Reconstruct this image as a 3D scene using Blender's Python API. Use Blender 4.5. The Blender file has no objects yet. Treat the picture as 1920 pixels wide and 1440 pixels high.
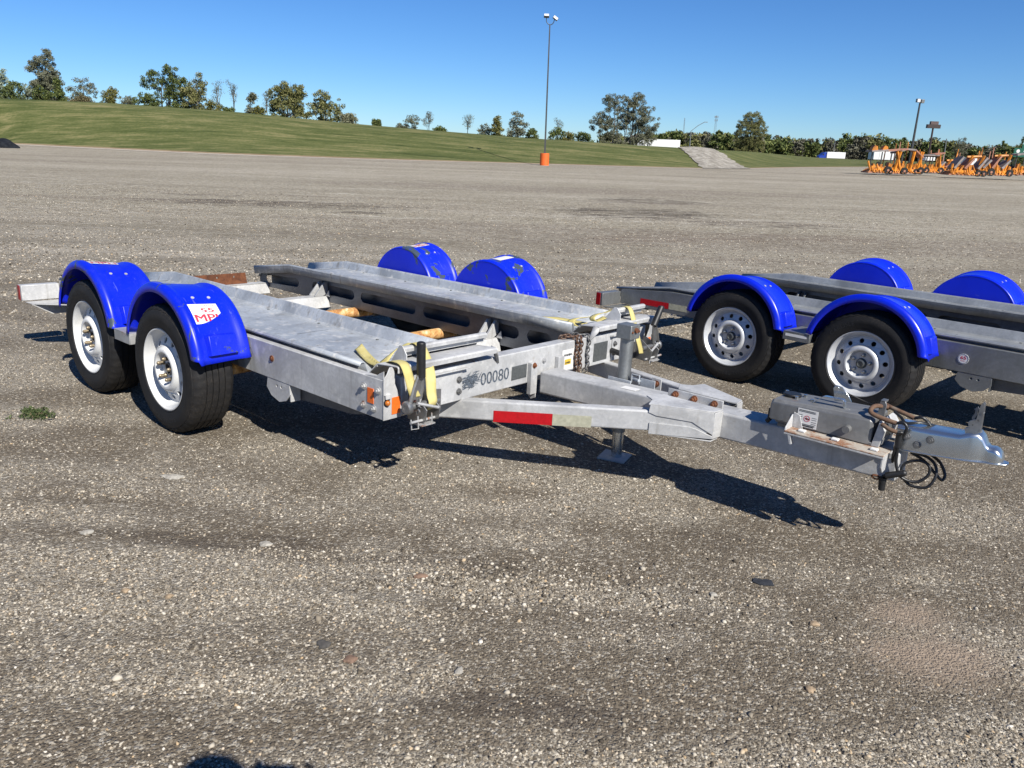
import bpy, bmesh, math, random
import numpy as np
from mathutils import Vector, Matrix
from mathutils.geometry import tessellate_polygon

scene = bpy.context.scene
COL = scene.collection
rng = random.Random(7)
PI = math.pi

# ------------------------------------------------------------------ camera, sky, sun, exposure
CAM_H = 1.40882
FPX = 1441.15                      # focal length in pixels of the 1920 px wide photograph
def cam_axes(pitch, roll):
    fw = np.array([0, math.cos(pitch), -math.sin(pitch)]); rt = np.array([1., 0, 0]); up = np.cross(rt, fw)
    c, s = math.cos(roll), math.sin(roll)
    return np.array([c*rt + s*up, -s*rt + c*up, fw]).T
MW = cam_axes(.304, .036)
CAMP = np.array([0, 0, CAM_H])
cam_data = bpy.data.cameras.new('camera')
cam = bpy.data.objects.new('camera', cam_data); COL.objects.link(cam)
cam_data.sensor_width = 36.0; cam_data.lens = FPX/1920*36
cam_data.clip_start = .05; cam_data.clip_end = 6000
R4 = Matrix(((MW[0][0], MW[0][1], -MW[0][2], 0), (MW[1][0], MW[1][1], -MW[1][2], 0), (MW[2][0], MW[2][1], -MW[2][2], CAM_H), (0, 0, 0, 1)))
cam.matrix_world = R4
scene.camera = cam

# the lot falls away gently under the trailers: GT turns the level frame into that slope
GT = np.array([[0.99980931, 0.00523822, 0.01881245], [-0.00584553, 0.99945874, 0.03237362], [-0.01863268, -0.03247741, 0.99929877]])
NRM = GT[:, 2]
P0 = CAMP - NRM*CAM_H
def slope(P):                       # from the sloping-lot frame to the world
    return GT @ (np.array(P, float) - CAMP) + CAMP

SUN_AZ, SUN_EL = math.radians(-57.5), math.radians(40.7)
sd = GT @ np.array([math.cos(SUN_AZ)*math.cos(SUN_EL), math.sin(SUN_AZ)*math.cos(SUN_EL), math.sin(SUN_EL)])
s_el = math.asin(sd[2]); s_rot = math.atan2(sd[0], sd[1])
world = bpy.data.worlds.new('World'); scene.world = world; world.use_nodes = True
wn = world.node_tree; bg = wn.nodes['Background']
sky = wn.nodes.new('ShaderNodeTexSky'); sky.sky_type = 'NISHITA'; sky.sun_disc = False
sky.sun_elevation = s_el; sky.sun_rotation = s_rot
sky.altitude = 1500; sky.air_density = 1.0; sky.dust_density = 0.0; sky.ozone_density = 5.0
hs = wn.nodes.new('ShaderNodeHueSaturation'); hs.inputs['Saturation'].default_value = 1.12
tint = wn.nodes.new('ShaderNodeMix'); tint.data_type = 'RGBA'; tint.blend_type = 'MULTIPLY'; tint.inputs[0].default_value = 1.0; tint.inputs[7].default_value = (.70, .93, 1.20, 1)
wn.links.new(sky.outputs[0], hs.inputs['Color']); wn.links.new(hs.outputs[0], tint.inputs[6]); wn.links.new(tint.outputs[2], bg.inputs[0]); bg.inputs[1].default_value = .058
sun_d = bpy.data.lights.new('sun', 'SUN'); sun_d.energy = 5.0; sun_d.angle = math.radians(.53); sun_d.color = (1, .96, .88)
sun = bpy.data.objects.new('sun', sun_d); COL.objects.link(sun)
sun.rotation_euler = Vector(sd).to_track_quat('Z', 'Y').to_euler(); sun.location = (20, -30, 40)
scene.view_settings.view_transform = 'Standard'; scene.view_settings.look = 'None'
scene.view_settings.exposure = .72; scene.view_settings.gamma = 1.0; scene.view_settings.use_curve_mapping = False
scene.render.engine = 'CYCLES'

# ------------------------------------------------------------------ tags
def tag(o, label=None, cat=None, group=None, kind=None):
    if label: o['label'] = label
    if cat: o['category'] = cat
    if group: o['group'] = group
    if kind: o['kind'] = kind
    return o
def empty(name, loc=(0, 0, 0), rz=0.0):
    o = bpy.data.objects.new(name, None); COL.objects.link(o); o.location = loc; o.rotation_euler = (0, 0, rz)
    o.empty_display_size = .2
    return o

# ------------------------------------------------------------------ materials
def lin(c): return tuple(((v/12.92) if v <= .04045 else ((v+.055)/1.055)**2.4) for v in c)
ALB = .78                           # overall trim of the base colours to the exposure above
class NT:
    def __init__(s, name):
        s.m = bpy.data.materials.new(name); s.m.use_nodes = True; s.t = s.m.node_tree
        s.b = s.t.nodes['Principled BSDF']; s.out = s.t.nodes['Material Output']
    def n(s, typ, **kw):
        nd = s.t.nodes.new('ShaderNode'+typ)
        for k, v in kw.items():
            if k.startswith('_'): setattr(nd, k[1:], v)
            else: s.set(nd, k, v)
        return nd
    def set(s, nd, k, v):
        k = k.replace('__', ' ')
        sk = nd.inputs[int(k[1:])] if (k[0] == 'i' and k[1:].isdigit()) else nd.inputs[k]
        if isinstance(v, bpy.types.NodeSocket): s.t.links.new(v, sk)
        else: sk.default_value = v
    def noise(s, vec, scale, detail=4, rough=.55, dist=0):
        return s.n('TexNoise', Vector=vec, Scale=scale, Detail=detail, Roughness=rough, Distortion=dist).outputs[0]
    def ramp(s, fac, pts, interp='LINEAR'):
        r = s.t.nodes.new('ShaderNodeValToRGB'); s.t.links.new(fac, r.inputs[0]); r.color_ramp.interpolation = interp
        e = r.color_ramp.elements
        while len(e) > 1: e.remove(e[-1])
        e[0].position = pts[0][0]; e[0].color = s.c4(pts[0][1])
        for p, c in pts[1:]:
            q = e.new(p); q.color = s.c4(c)
        return r.outputs[0]
    @staticmethod
    def c4(c):
        if isinstance(c, (int, float)): c = (c, c, c)
        return (*[v*ALB for v in c[:3]], 1)
    def mix(s, fac, a, b, mode='MIX'):
        nd = s.t.nodes.new('ShaderNodeMix'); nd.data_type = 'RGBA'; nd.blend_type = mode
        for i, v in ((0, fac), (6, a), (7, b)):
            if isinstance(v, bpy.types.NodeSocket): s.t.links.new(v, nd.inputs[i])
            else: nd.inputs[i].default_value = v if i == 0 else s.c4(v)
        return nd.outputs[2]
    def math(s, op, a, b=0.0, clamp=False):
        nd = s.t.nodes.new('ShaderNodeMath'); nd.operation = op; nd.use_clamp = clamp
        for i, v in ((0, a), (1, b)):
            if isinstance(v, bpy.types.NodeSocket): s.t.links.new(v, nd.inputs[i])
            else: nd.inputs[i].default_value = v
        return nd.outputs[0]
    def smooth(s, v, a, b):
        nd = s.t.nodes.new('ShaderNodeMapRange'); nd.interpolation_type = 'SMOOTHSTEP'
        s.t.links.new(v, nd.inputs[0]); nd.inputs[1].default_value = a; nd.inputs[2].default_value = b
        return nd.outputs[0]
    def coord(s, kind='Object'): return s.t.nodes.new('ShaderNodeTexCoord').outputs[kind]
    def mapping(s, vec, scale=(1, 1, 1), loc=(0, 0, 0), rot=(0, 0, 0)):
        return s.n('Mapping', Vector=vec, Scale=scale, Location=loc, Rotation=rot).outputs[0]
    def bump(s, h, strength=.3, dist=.01):
        s.t.links.new(s.n('Bump', Height=h, Strength=strength, Distance=dist).outputs[0], s.b.inputs['Normal'])
    def fin(s, color=None, rough=None, metal=None, spec=None):
        for k, v in (('Base Color', color), ('Roughness', rough), ('Metallic', metal), ('Specular IOR Level', spec)):
            if v is None: continue
            if isinstance(v, bpy.types.NodeSocket): s.t.links.new(v, s.b.inputs[k])
            else: s.b.inputs[k].default_value = s.c4(v) if k == 'Base Color' else v
        return s.m

def simple(name, col, rough=.6, metal=0.0, var=.12, scale=25, bump=0.0, spec=.5):
    t = NT(name); co = t.coord()
    nz = t.noise(co, scale, 5, .6)
    lo = tuple(max(0, c*(1-var*1.6)) for c in col); hi = tuple(min(1, c*(1+var)) for c in col)
    c = t.ramp(nz, [(.3, lo), (.7, hi)])
    if bump: t.bump(nz, bump, .003)
    return t.fin(c, rough, metal, spec)

def galv(name, base, rough, metal, stain=.5, rust=.0, tint=(1, 1, 1)):
    t = NT(name); co = t.coord()
    big = t.noise(co, 3.2, 6, .65, .6); mid = t.noise(co, 17, 5, .6); fine = t.noise(co, 140, 3, .7)
    vor = t.n('TexVoronoi', Vector=co, Scale=85).outputs['Color']
    vs = t.n('SeparateColor', Color=vor).outputs[0]
    drip = t.noise(t.mapping(co, (26, 26, 2.2)), 1.0, 4, .6)
    d = tuple(base*.70*x for x in tint); m = tuple(base*x for x in tint); h = tuple(min(1, base*1.28*x) for x in tint)
    c = t.ramp(big, [(.30, d), (.5, m), (.72, h)])
    c = t.mix(t.math('MULTIPLY', vs, .30), c, tuple(base*.62*x for x in tint))
    c = t.mix(t.math('MULTIPLY', t.smooth(mid, .52, .70), .45*stain), c, (base*1.35, base*1.33, base*1.28))
    c = t.mix(t.math('MULTIPLY', t.smooth(drip, .55, .75), .5*stain), c, (base*.58, base*.56, base*.52))
    c = t.mix(t.math('MULTIPLY', t.smooth(t.noise(co, 7.5, 7, .75, .4), .60, .74), .35*stain), c, (.33, .27, .19))
    mt = metal
    if rust:
        rm = t.smooth(t.noise(co, 9, 8, .7, .3), .72-.22*rust, .82-.22*rust)
        rc = t.ramp(t.noise(co, 60, 5), [(.3, (.07, .022, .008)), (.55, (.22, .075, .02)), (.75, (.38, .17, .06))])
        c = t.mix(rm, c, rc); mt = t.math('MULTIPLY', t.math('SUBTRACT', 1.0, rm), metal)
    r = t.math('ADD', t.math('MULTIPLY', big, .30), rough-.14)
    r = t.math('ADD', r, t.math('MULTIPLY', fine, .12))
    t.bump(t.math('ADD', t.math('MULTIPLY', fine, .5), mid), .18, .0025)
    return t.fin(c, r, mt)

def rusty(name, cols, rough=.85):
    t = NT(name); co = t.coord()
    a = t.noise(co, 14, 9, .72, .5); b = t.noise(co, 90, 4, .7)
    c = t.ramp(a, [(.32, cols[0]), (.48, cols[1]), (.6, cols[2]), (.72, cols[3])])
    c = t.mix(t.math('MULTIPLY', t.smooth(b, .5, .7), .5), c, cols[1])
    t.bump(t.math('ADD', a, b), .35, .003)
    return t.fin(c, rough, .0)

M = {}
M['galv'] = galv('galvanised_weathered', .56, .55, .25, 1.2)
M['galv_rust'] = galv('galvanised_rust_spotted', .47, .52, .4, 1.0, rust=.62)
M['galv_deck'] = galv('galvanised_deck', .50, .48, .32, 2.0, tint=(.94, 1.0, 1.07))
M['galv_shade'] = galv('galvanised_painted_shade', .22, .40, .72, .5, tint=(.93, .98, 1.08))  # inner beam steel coloured darker and bluer to stand in for under-deck shade
M['galv_new'] = galv('galvanised_grey', .33, .42, .75, .45, tint=(.97, 1, 1))
M['galv_new_deck'] = galv('galvanised_grey_deck', .42, .42, .55, .5, tint=(.96, 1, 1.02))
M['galv_beam'] = galv('galvanised_beam', .56, .55, .25, 1.2, rust=.40)
M['dark_steel'] = galv('dark_steel', .20, .50, .6, .7, rust=.35)
M['cast'] = galv('cast_steel', .30, .42, .8, .9, rust=.45)
M['zinc'] = simple('zinc_plate', (.72, .76, .79), .27, .95, .05, 3)
M['box_grey'] = galv('grey_actuator_steel', .24, .45, .45, .7, rust=.50)
M['rust'] = rusty('rust_orange', [(.85, .74, .55), (.62, .36, .13), (.30, .11, .03), (.78, .62, .40)])
M['chain_rust'] = rusty('chain_rust', [(.035, .018, .010), (.10, .045, .022), (.17, .12, .09), (.06, .03, .018)], .6)
M['rust_dark'] = rusty('rust_dark', [(.06, .02, .008), (.14, .045, .016), (.20, .07, .025), (.11, .04, .018)])
M['rust_flake'] = rusty('rust_flake', [(.46, .43, .38), (.42, .37, .31), (.24, .085, .025), (.44, .41, .36)])
M['rust_bar'] = rusty('rust_bar', [(.19, .15, .115), (.15, .085, .05), (.09, .042, .024), (.34, .30, .25)])
def tyre_mat():
    t = NT('tyre_rubber'); co = t.coord(); a = t.noise(co, 5, 6, .65); f = t.noise(co, 120, 4, .7)
    c = t.ramp(a, [(.3, (.009, .009, .010)), (.7, (.018, .017, .017))])
    c = t.mix(t.math('MULTIPLY', t.smooth(f, .45, .7), t.math('MULTIPLY', t.smooth(a, .42, .62), .40)), c, (.085, .068, .05))
    t.bump(f, .10, .002); return t.fin(c, .66, 0, .3)
M['tyre'] = tyre_mat()
M['tyre_text'] = simple('tyre_lettering', (.035, .035, .036), .6, 0, .2, 30, 0, .35)
M['rim_white'] = None
M['rim_silver'] = simple('rim_silver_paint', (.68, .69, .71), .36, .30, .06, 20)
M['brass'] = simple('lug_brass', (.30, .24, .16), .45, .6, .3, 60)
M['chrome'] = simple('lug_zinc', (.55, .57, .58), .25, .95, .15, 60)
M['black'] = simple('black_rubber', (.012, .012, .013), .5, 0, .3, 40)
M['hollow'] = simple('dark_bore', (.02, .02, .02), .8, 0, .2, 40)
M['white_print'] = simple('white_sticker', (.78, .77, .75), .5, 0, .05, 30)
M['red_print'] = simple('red_print', (.62, .035, .07), .55, 0, .06, 60)
M['orange_print'] = simple('faded_red_print', (.60, .25, .22), .6, 0, .1, 60)
M['grey_print'] = simple('grey_stencil_paint', (.10, .12, .15), .7, .1, .5, 120)
M['black_print'] = simple('black_print', (.03, .03, .03), .6, 0, .1, 60)
M['yellow_print'] = simple('yellow_print', (.70, .48, .06), .55, 0, .2, 60)
M['red_tape'] = simple('red_reflective_tape', (.50, .006, .012), .35, 0, .12, 80)
M['white_tape'] = simple('aged_white_tape', (.46, .45, .34), .45, 0, .14, 50)
M['amber'] = simple('amber_reflector', (.85, .16, .02), .4, 0, .10, 70)
M['amber_glass'] = simple('amber_lamp', (.50, .15, .02), .18, 0, .1, 70)
M['red_lens'] = simple('red_lens', (.30, .006, .01), .22, 0, .1, 60)
M['plate_grey'] = simple('grey_plate', (.17, .18, .18), .42, .55, .15, 60)
M['hose'] = simple('black_cable', (.014, .014, .015), .4, 0, .3, 50)

def rim_white():
    t = NT('rim_white_paint'); co = t.coord()
    a = t.noise(co, 11, 8, .7, .4); dirt = t.noise(co, 5, 6, .6)
    c = t.ramp(dirt, [(.35, (.66, .65, .62)), (.6, (.80, .80, .79))])
    c = t.mix(t.smooth(a, .63, .70), c, (.34, .17, .06))
    t.bump(a, .12, .002)
    return t.fin(c, .42, 0)
M['rim_white'] = rim_white()

def fender_mat(name, worn):
    t = NT(name); co = t.coord()
    a = t.noise(co, 6.0, 7, .62, .9); b = t.noise(co, 3, 4)
    c = t.ramp(b, [(.3, (.001, .014, .56)), (.7, (.002, .022, .70))])
    if worn:
        c = t.mix(t.smooth(a, .582, .597), c, (.055, .075, .095))
        dirt = t.noise(co, 22, 6, .7)
        c = t.mix(t.math('MULTIPLY', t.smooth(dirt, .56, .76), .05), c, (.30, .30, .33))
    fade = t.noise(co, 2.3, 5, .6); c = t.mix(t.math('MULTIPLY', t.smooth(fade, .45, .70), .12 if worn else .05), c, (.075, .10, .60))
    scr = t.noise(t.mapping(co, (5, 60, 9), rot=(.4, .2, .9)), 1.0, 3, .6); c = t.mix(t.math('MULTIPLY', t.smooth(scr, .66, .70), .35 if worn else .15), c, (.18, .22, .62))
    dust = t.noise(co, 240, 3, .8); c = t.mix(t.math('MULTIPLY', t.smooth(dust, .60, .74), .28 if worn else .15), c, (.34, .32, .30))
    t.bump(t.noise(co, 60, 3), .03, .002)
    return t.fin(c, t.math('ADD', t.math('MULTIPLY', fade, .30), .18 if not worn else .24), 0, .45)
M['fender_worn'] = fender_mat('blue_fender_scuffed', True)
M['fender'] = fender_mat('blue_fender', False)

def strap_mat():
    t = NT('yellow_webbing'); co = t.coord()
    w = t.n('TexWave', Vector=co, Scale=210, Distortion=.4).outputs[1]
    b = t.noise(co, 14, 5)
    c = t.ramp(b, [(.3, (.56, .47, .16)), (.7, (.74, .65, .30))])
    c = t.mix(t.math('MULTIPLY', w, .22), c, (.42, .34, .10))
    t.bump(w, .4, .001)
    return t.fin(c, .75, 0, .25)
M['strap'] = strap_mat()

# ------------------------------------------------------------------ mesh helper
class G:
    def __init__(s): s.v = []; s.f = []
    def add(s, vs, fs):
        o = len(s.v); s.v += [tuple(map(float, p)) for p in vs]; s.f += [tuple(i+o for i in q) for q in fs]; return s
    def box(s, x0, x1, y0, y1, z0, z1, mt=None):
        vs = [(x, y, z) for x in (x0, x1) for y in (y0, y1) for z in (z0, z1)]
        if mt is not None: vs = [mt @ Vector(p) for p in vs]
        return s.add(vs, [(0, 1, 3, 2), (4, 6, 7, 5), (0, 4, 5, 1), (2, 3, 7, 6), (0, 2, 6, 4), (1, 5, 7, 3)])
    def prism(s, loops, plane, a, b, fn=None):
        if not isinstance(loops[0][0], (tuple, list)): loops = [loops]
        flat = [p for l in loops for p in l]; n = len(flat)
        tris = tessellate_polygon([[Vector((p[0], p[1], 0)) for p in l] for l in loops])
        def P(p, t):
            q = {'xz': (p[0], t, p[1]), 'yz': (t, p[0], p[1]), 'xy': (p[0], p[1], t)}[plane]
            return fn(q) if fn else q
        vs = [P(p, a) for p in flat]+[P(p, b) for p in flat]
        fs = [tuple(t) for t in tris]+[tuple(i+n for i in reversed(t)) for t in tris]
        o = 0
        for l in loops:
            k = len(l)
            fs += [(o+i, o+(i+1) % k, n+o+(i+1) % k, n+o+i) for i in range(k)]; o += k
        return s.add(vs, fs)
    def cyl(s, p0, p1, r, n=12, r2=None):
        p0 = Vector(p0); p1 = Vector(p1); d = (p1-p0); q = d.to_track_quat('Z', 'Y') if d.length > 1e-9 else None
        r2 = r if r2 is None else r2; vs = []
        for p, rr in ((p0, r), (p1, r2)):
            vs += [p+q @ Vector((rr*math.cos(2*PI*i/n), rr*math.sin(2*PI*i/n), 0)) for i in range(n)]
        fs = [(i, (i+1) % n, n+(i+1) % n, n+i) for i in range(n)]+[tuple(reversed(range(n))), tuple(range(n, 2*n))]
        return s.add(vs, fs)
    def tube(s, pts, r, n=8, cap=True, closed=False):
        pts = [Vector(p) for p in pts]; k = len(pts); vs = []
        rr = r if isinstance(r, (list, tuple)) else [r]*k
        up = Vector((.13, .21, .97)).normalized(); prev = None
        for i, p in enumerate(pts):
            a = pts[(i-1) % k] if (closed or i > 0) else p; b = pts[(i+1) % k] if (closed or i < k-1) else p
            t = (b-a).normalized()
            if prev is None: u = t.orthogonal().normalized()
            else: u = (prev-t*prev.dot(t)).normalized()
            prev = u; w = t.cross(u)
            vs += [p+u*rr[i]*math.cos(2*PI*j/n)+w*rr[i]*math.sin(2*PI*j/n) for j in range(n)]
        fs = []
        for i in range(k if closed else k-1):
            o0 = i*n; o1 = ((i+1) % k)*n
            fs += [(o0+j, o0+(j+1) % n, o1+(j+1) % n, o1+j) for j in range(n)]
        if cap and not closed: fs += [tuple(reversed(range(n))), tuple(range((k-1)*n, k*n))]
        return s.add(vs, fs)
    def lathe(s, prof, n=48, fn=None, closed=False):   # prof (r, d): radius in xz, d along y
        vs = []
        for i in range(n):
            a = 2*PI*i/n
            for r, d in prof:
                p = (r*math.cos(a), d, r*math.sin(a)); vs.append(fn(p, i) if fn else p)
        k = len(prof); fs = []
        for i in range(n):
            for j in range(k if closed else k-1):
                fs.append((i*k+j, i*k+(j+1) % k, ((i+1) % n)*k+(j+1) % k, ((i+1) % n)*k+j))
        return s.add(vs, fs)
    def loft(s, rings, cap=True):
        n = len(rings[0]); vs = [p for r in rings for p in r]; fs = []
        for i in range(len(rings)-1):
            fs += [(i*n+j, i*n+(j+1) % n, (i+1)*n+(j+1) % n, (i+1)*n+j) for j in range(n)]
        if cap: fs += [tuple(reversed(range(n))), tuple(range((len(rings)-1)*n, len(rings)*n))]
        return s.add(vs, fs)
    def sheet(s, rows):                                 # grid of points, open surface
        n = len(rows[0]); vs = [p for r in rows for p in r]
        return s.add(vs, [(i*n+j, i*n+j+1, (i+1)*n+j+1, (i+1)*n+j) for i in range(len(rows)-1) for j in range(n-1)])
    def ball(s, c, r, n=10, sz=1.0):
        k = n//2+1; vs = []
        for i in range(k+1):
            t = PI*i/k
            vs += [(c[0]+r*math.sin(t)*math.cos(2*PI*j/n), c[1]+r*math.sin(t)*math.sin(2*PI*j/n), c[2]+r*sz*math.cos(t)) for j in range(n)]
        return s.add(vs, [(i*n+j, i*n+(j+1) % n, (i+1)*n+(j+1) % n, (i+1)*n+j) for i in range(k) for j in range(n)])
    def mesh(s, name, angle=32, merge=True):
        me = bpy.data.meshes.new(name); me.from_pydata(s.v, [], s.f)
        bm = bmesh.new(); bm.from_mesh(me)
        if merge: bmesh.ops.remove_doubles(bm, verts=bm.verts, dist=1e-5)
        bmesh.ops.recalc_face_normals(bm, faces=bm.faces); bm.to_mesh(me); bm.free()
        me.shade_smooth() if hasattr(me, 'shade_smooth') else None
        me.set_sharp_from_angle(angle=math.radians(angle))
        return me
    def build(s, name, mat, parent=None, bevel=0.0, solid=0.0, angle=32, seg=2, merge=True):
        me = s.mesh(name, angle, merge); me.materials.append(mat)
        o = bpy.data.objects.new(name, me); COL.objects.link(o)
        if parent: o.parent = parent
        if solid:
            md = o.modifiers.new('solid', 'SOLIDIFY'); md.thickness = solid; md.offset = 0
        if bevel:
            md = o.modifiers.new('bevel', 'BEVEL'); md.width = bevel; md.segments = seg; md.limit_method = 'ANGLE'; md.angle_limit = math.radians(38)
        return o

def spline(pts, k=6):                                    # Catmull-Rom through points
    P = [np.array(p, float) for p in pts]; P = [2*P[0]-P[1]]+P+[2*P[-1]-P[-2]]; out = []
    for i in range(1, len(P)-2):
        for j in range(k):
            t = j/k
            out.append(.5*((2*P[i])+(-P[i-1]+P[i+1])*t+(2*P[i-1]-5*P[i]+4*P[i+1]-P[i+2])*t*t+(-P[i-1]+3*P[i]-3*P[i+1]+P[i+2])*t**3))
    out.append(P[-2]); return out

def text_mesh(body, size, spacing=1.0, align='LEFT', bold=0.0):
    cu = bpy.data.curves.new('lettering', 'FONT'); cu.body = body; cu.size = size; cu.space_character = spacing; cu.align_x = align
    cu.resolution_u = 3
    ob = bpy.data.objects.new('lettering', cu); COL.objects.link(ob)
    bpy.context.view_layer.update()
    me = bpy.data.meshes.new_from_object(ob.evaluated_get(bpy.context.evaluated_depsgraph_get()))
    vs = [tuple(v.co) for v in me.vertices]; fs = [tuple(p.vertices) for p in me.polygons]
    bpy.data.objects.remove(ob); bpy.data.curves.remove(cu); bpy.data.meshes.remove(me)
    return vs, fs
def text_fit(body, x0, x1, y0, y1, bold=0.0):            # letters scaled into a rectangle
    vs, fs = text_mesh(body, 1.0, bold=bold)
    xs = [v[0] for v in vs]; ys = [v[1] for v in vs]; a, b, c, d = min(xs), max(xs), min(ys), max(ys)
    return [(x0+(v[0]-a)/(b-a)*(x1-x0), y0+(v[1]-c)/(d-c)*(y1-y0)) for v in vs], fs

# ------------------------------------------------------------------ terrain
def ss(x, a, b):
    t = np.clip((x-a)/(b-a), 0, 1); return t*t*(3-2*t)
FAR_Z = -.40
def gz(x, y):                                            # height of the lot: sloping by the trailers, level beyond
    x = np.asarray(x, float); y = np.asarray(y, float)
    near = P0[2]-(NRM[0]*(x-P0[0])+NRM[1]*(y-P0[1]))/NRM[2]
    near = np.clip(near, -.62, .25)
    w = ss(np.hypot(x, y), 9.0, 22.0)
    return near*(1-w)+FAR_Z*w
def ray(px, py): return MW @ np.array([(px-960)/FPX, -(py-720)/FPX, 1.0])
def at(px, py, Y):                                       # point seen at this pixel, Y metres ahead
    d = ray(px, py); return CAMP+d*(Y/d[1])
def on_ground(px, py):
    d = ray(px, py); t = 1.0
    for i in range(60):
        p = CAMP+d*t; h = p[2]-float(gz(p[0], p[1])); t -= h/(d[2]-1e-6)*(.9)
        t = max(t, .2)
    return CAMP+d*t

def vnoise(x, y, seed=0, octaves=5, gain=.55):
    out = np.zeros_like(x); amp = 1.0; tot = 0.0
    tab = np.random.default_rng(seed).random(65536)
    for o in range(octaves):
        fx, fy = x*2**o+17.3*o, y*2**o-9.1*o; ix, iy = np.floor(fx), np.floor(fy); tx, ty = fx-ix, fy-iy
        tx = tx*tx*(3-2*tx); ty = ty*ty*(3-2*ty); ix = ix.astype(np.int64); iy = iy.astype(np.int64)
        h = lambda i, j: tab[(i*7919+j*104729+o*1013) & 65535]
        out += amp*((h(ix, iy)*(1-tx)+h(ix+1, iy)*tx)*(1-ty)+(h(ix, iy+1)*(1-tx)+h(ix+1, iy+1)*tx)*ty); tot += amp; amp *= gain
    return out/tot
BANDS = []                                               # tyre bands: world polylines, half width, strength
def patches(x, y):
    q = np.exp(-(((x-1.37)/.21)**2+((y-2.07)/.125)**2)**1.5)+np.exp(-(((x-1.40)/.12)**2+((y-2.30)/.075)**2)**1.5)
    return np.clip(q*1.25*(.55+.9*vnoise(x*9, y*9, 12, 4)), 0, 1)
def dirt_field(x, y):                                    # 1 where fine brown dirt shows, 0 where pale stone is thick
    xr, yr = x*.995+y*.10, y*.995-x*.10
    a = vnoise(xr*.30, yr*2.7, 3, 5, .6); b = vnoise(xr*1.3, yr*4.0, 8, 5, .65); c = vnoise(xr*.30+.3*b, yr*.8, 5, 3)
    f = .45*a+.35*b+.20*c; wob = vnoise(x*2.2, y*2.2, 21, 4)-.5
    for px, py, w, s in BANDS:
        yb = np.interp(x, px, py)+wob*w*1.5; inside = ss(x, px[0]-.05, px[0]+.4)*(1-ss(x, px[-1]-.4, px[-1]+.05))
        f = f+s*np.exp(-((y-yb)/w)**2)*inside*(.35+1.3*vnoise(x*3, y*5, 33, 4))
    return ss(f, .445, .60)
for pix, w, s in (([(-60, 1000), (330, 1022), (700, 1015), (1000, 1042), (1400, 1080)], .045, 0.204), ([(540, 1100), (900, 1143), (1250, 1178), (1620, 1190)], .035, 0.221), ([(-60, 930), (300, 952), (620, 988), (900, 1002)], .05, 0.170),
                  ([(880, 1215), (1200, 1228), (1500, 1212)], .03, 0.187), ([(650, 1062), (900, 1090), (1300, 1130)], .05, -0.204), ([(0, 960), (300, 985)], .04, -0.170), ([(300, 1290), (700, 1300), (1000, 1270)], .05, -0.170), ([(-60, 1330), (200, 1345), (600, 1380)], .05, 0.136), ([(1100, 990), (1500, 1020), (1950, 1050)], .08, 0.136)):
    P_ = [on_ground(*q) for q in pix]; BANDS.append(([p[0] for p in P_], [p[1] for p in P_], w, s))
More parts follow.
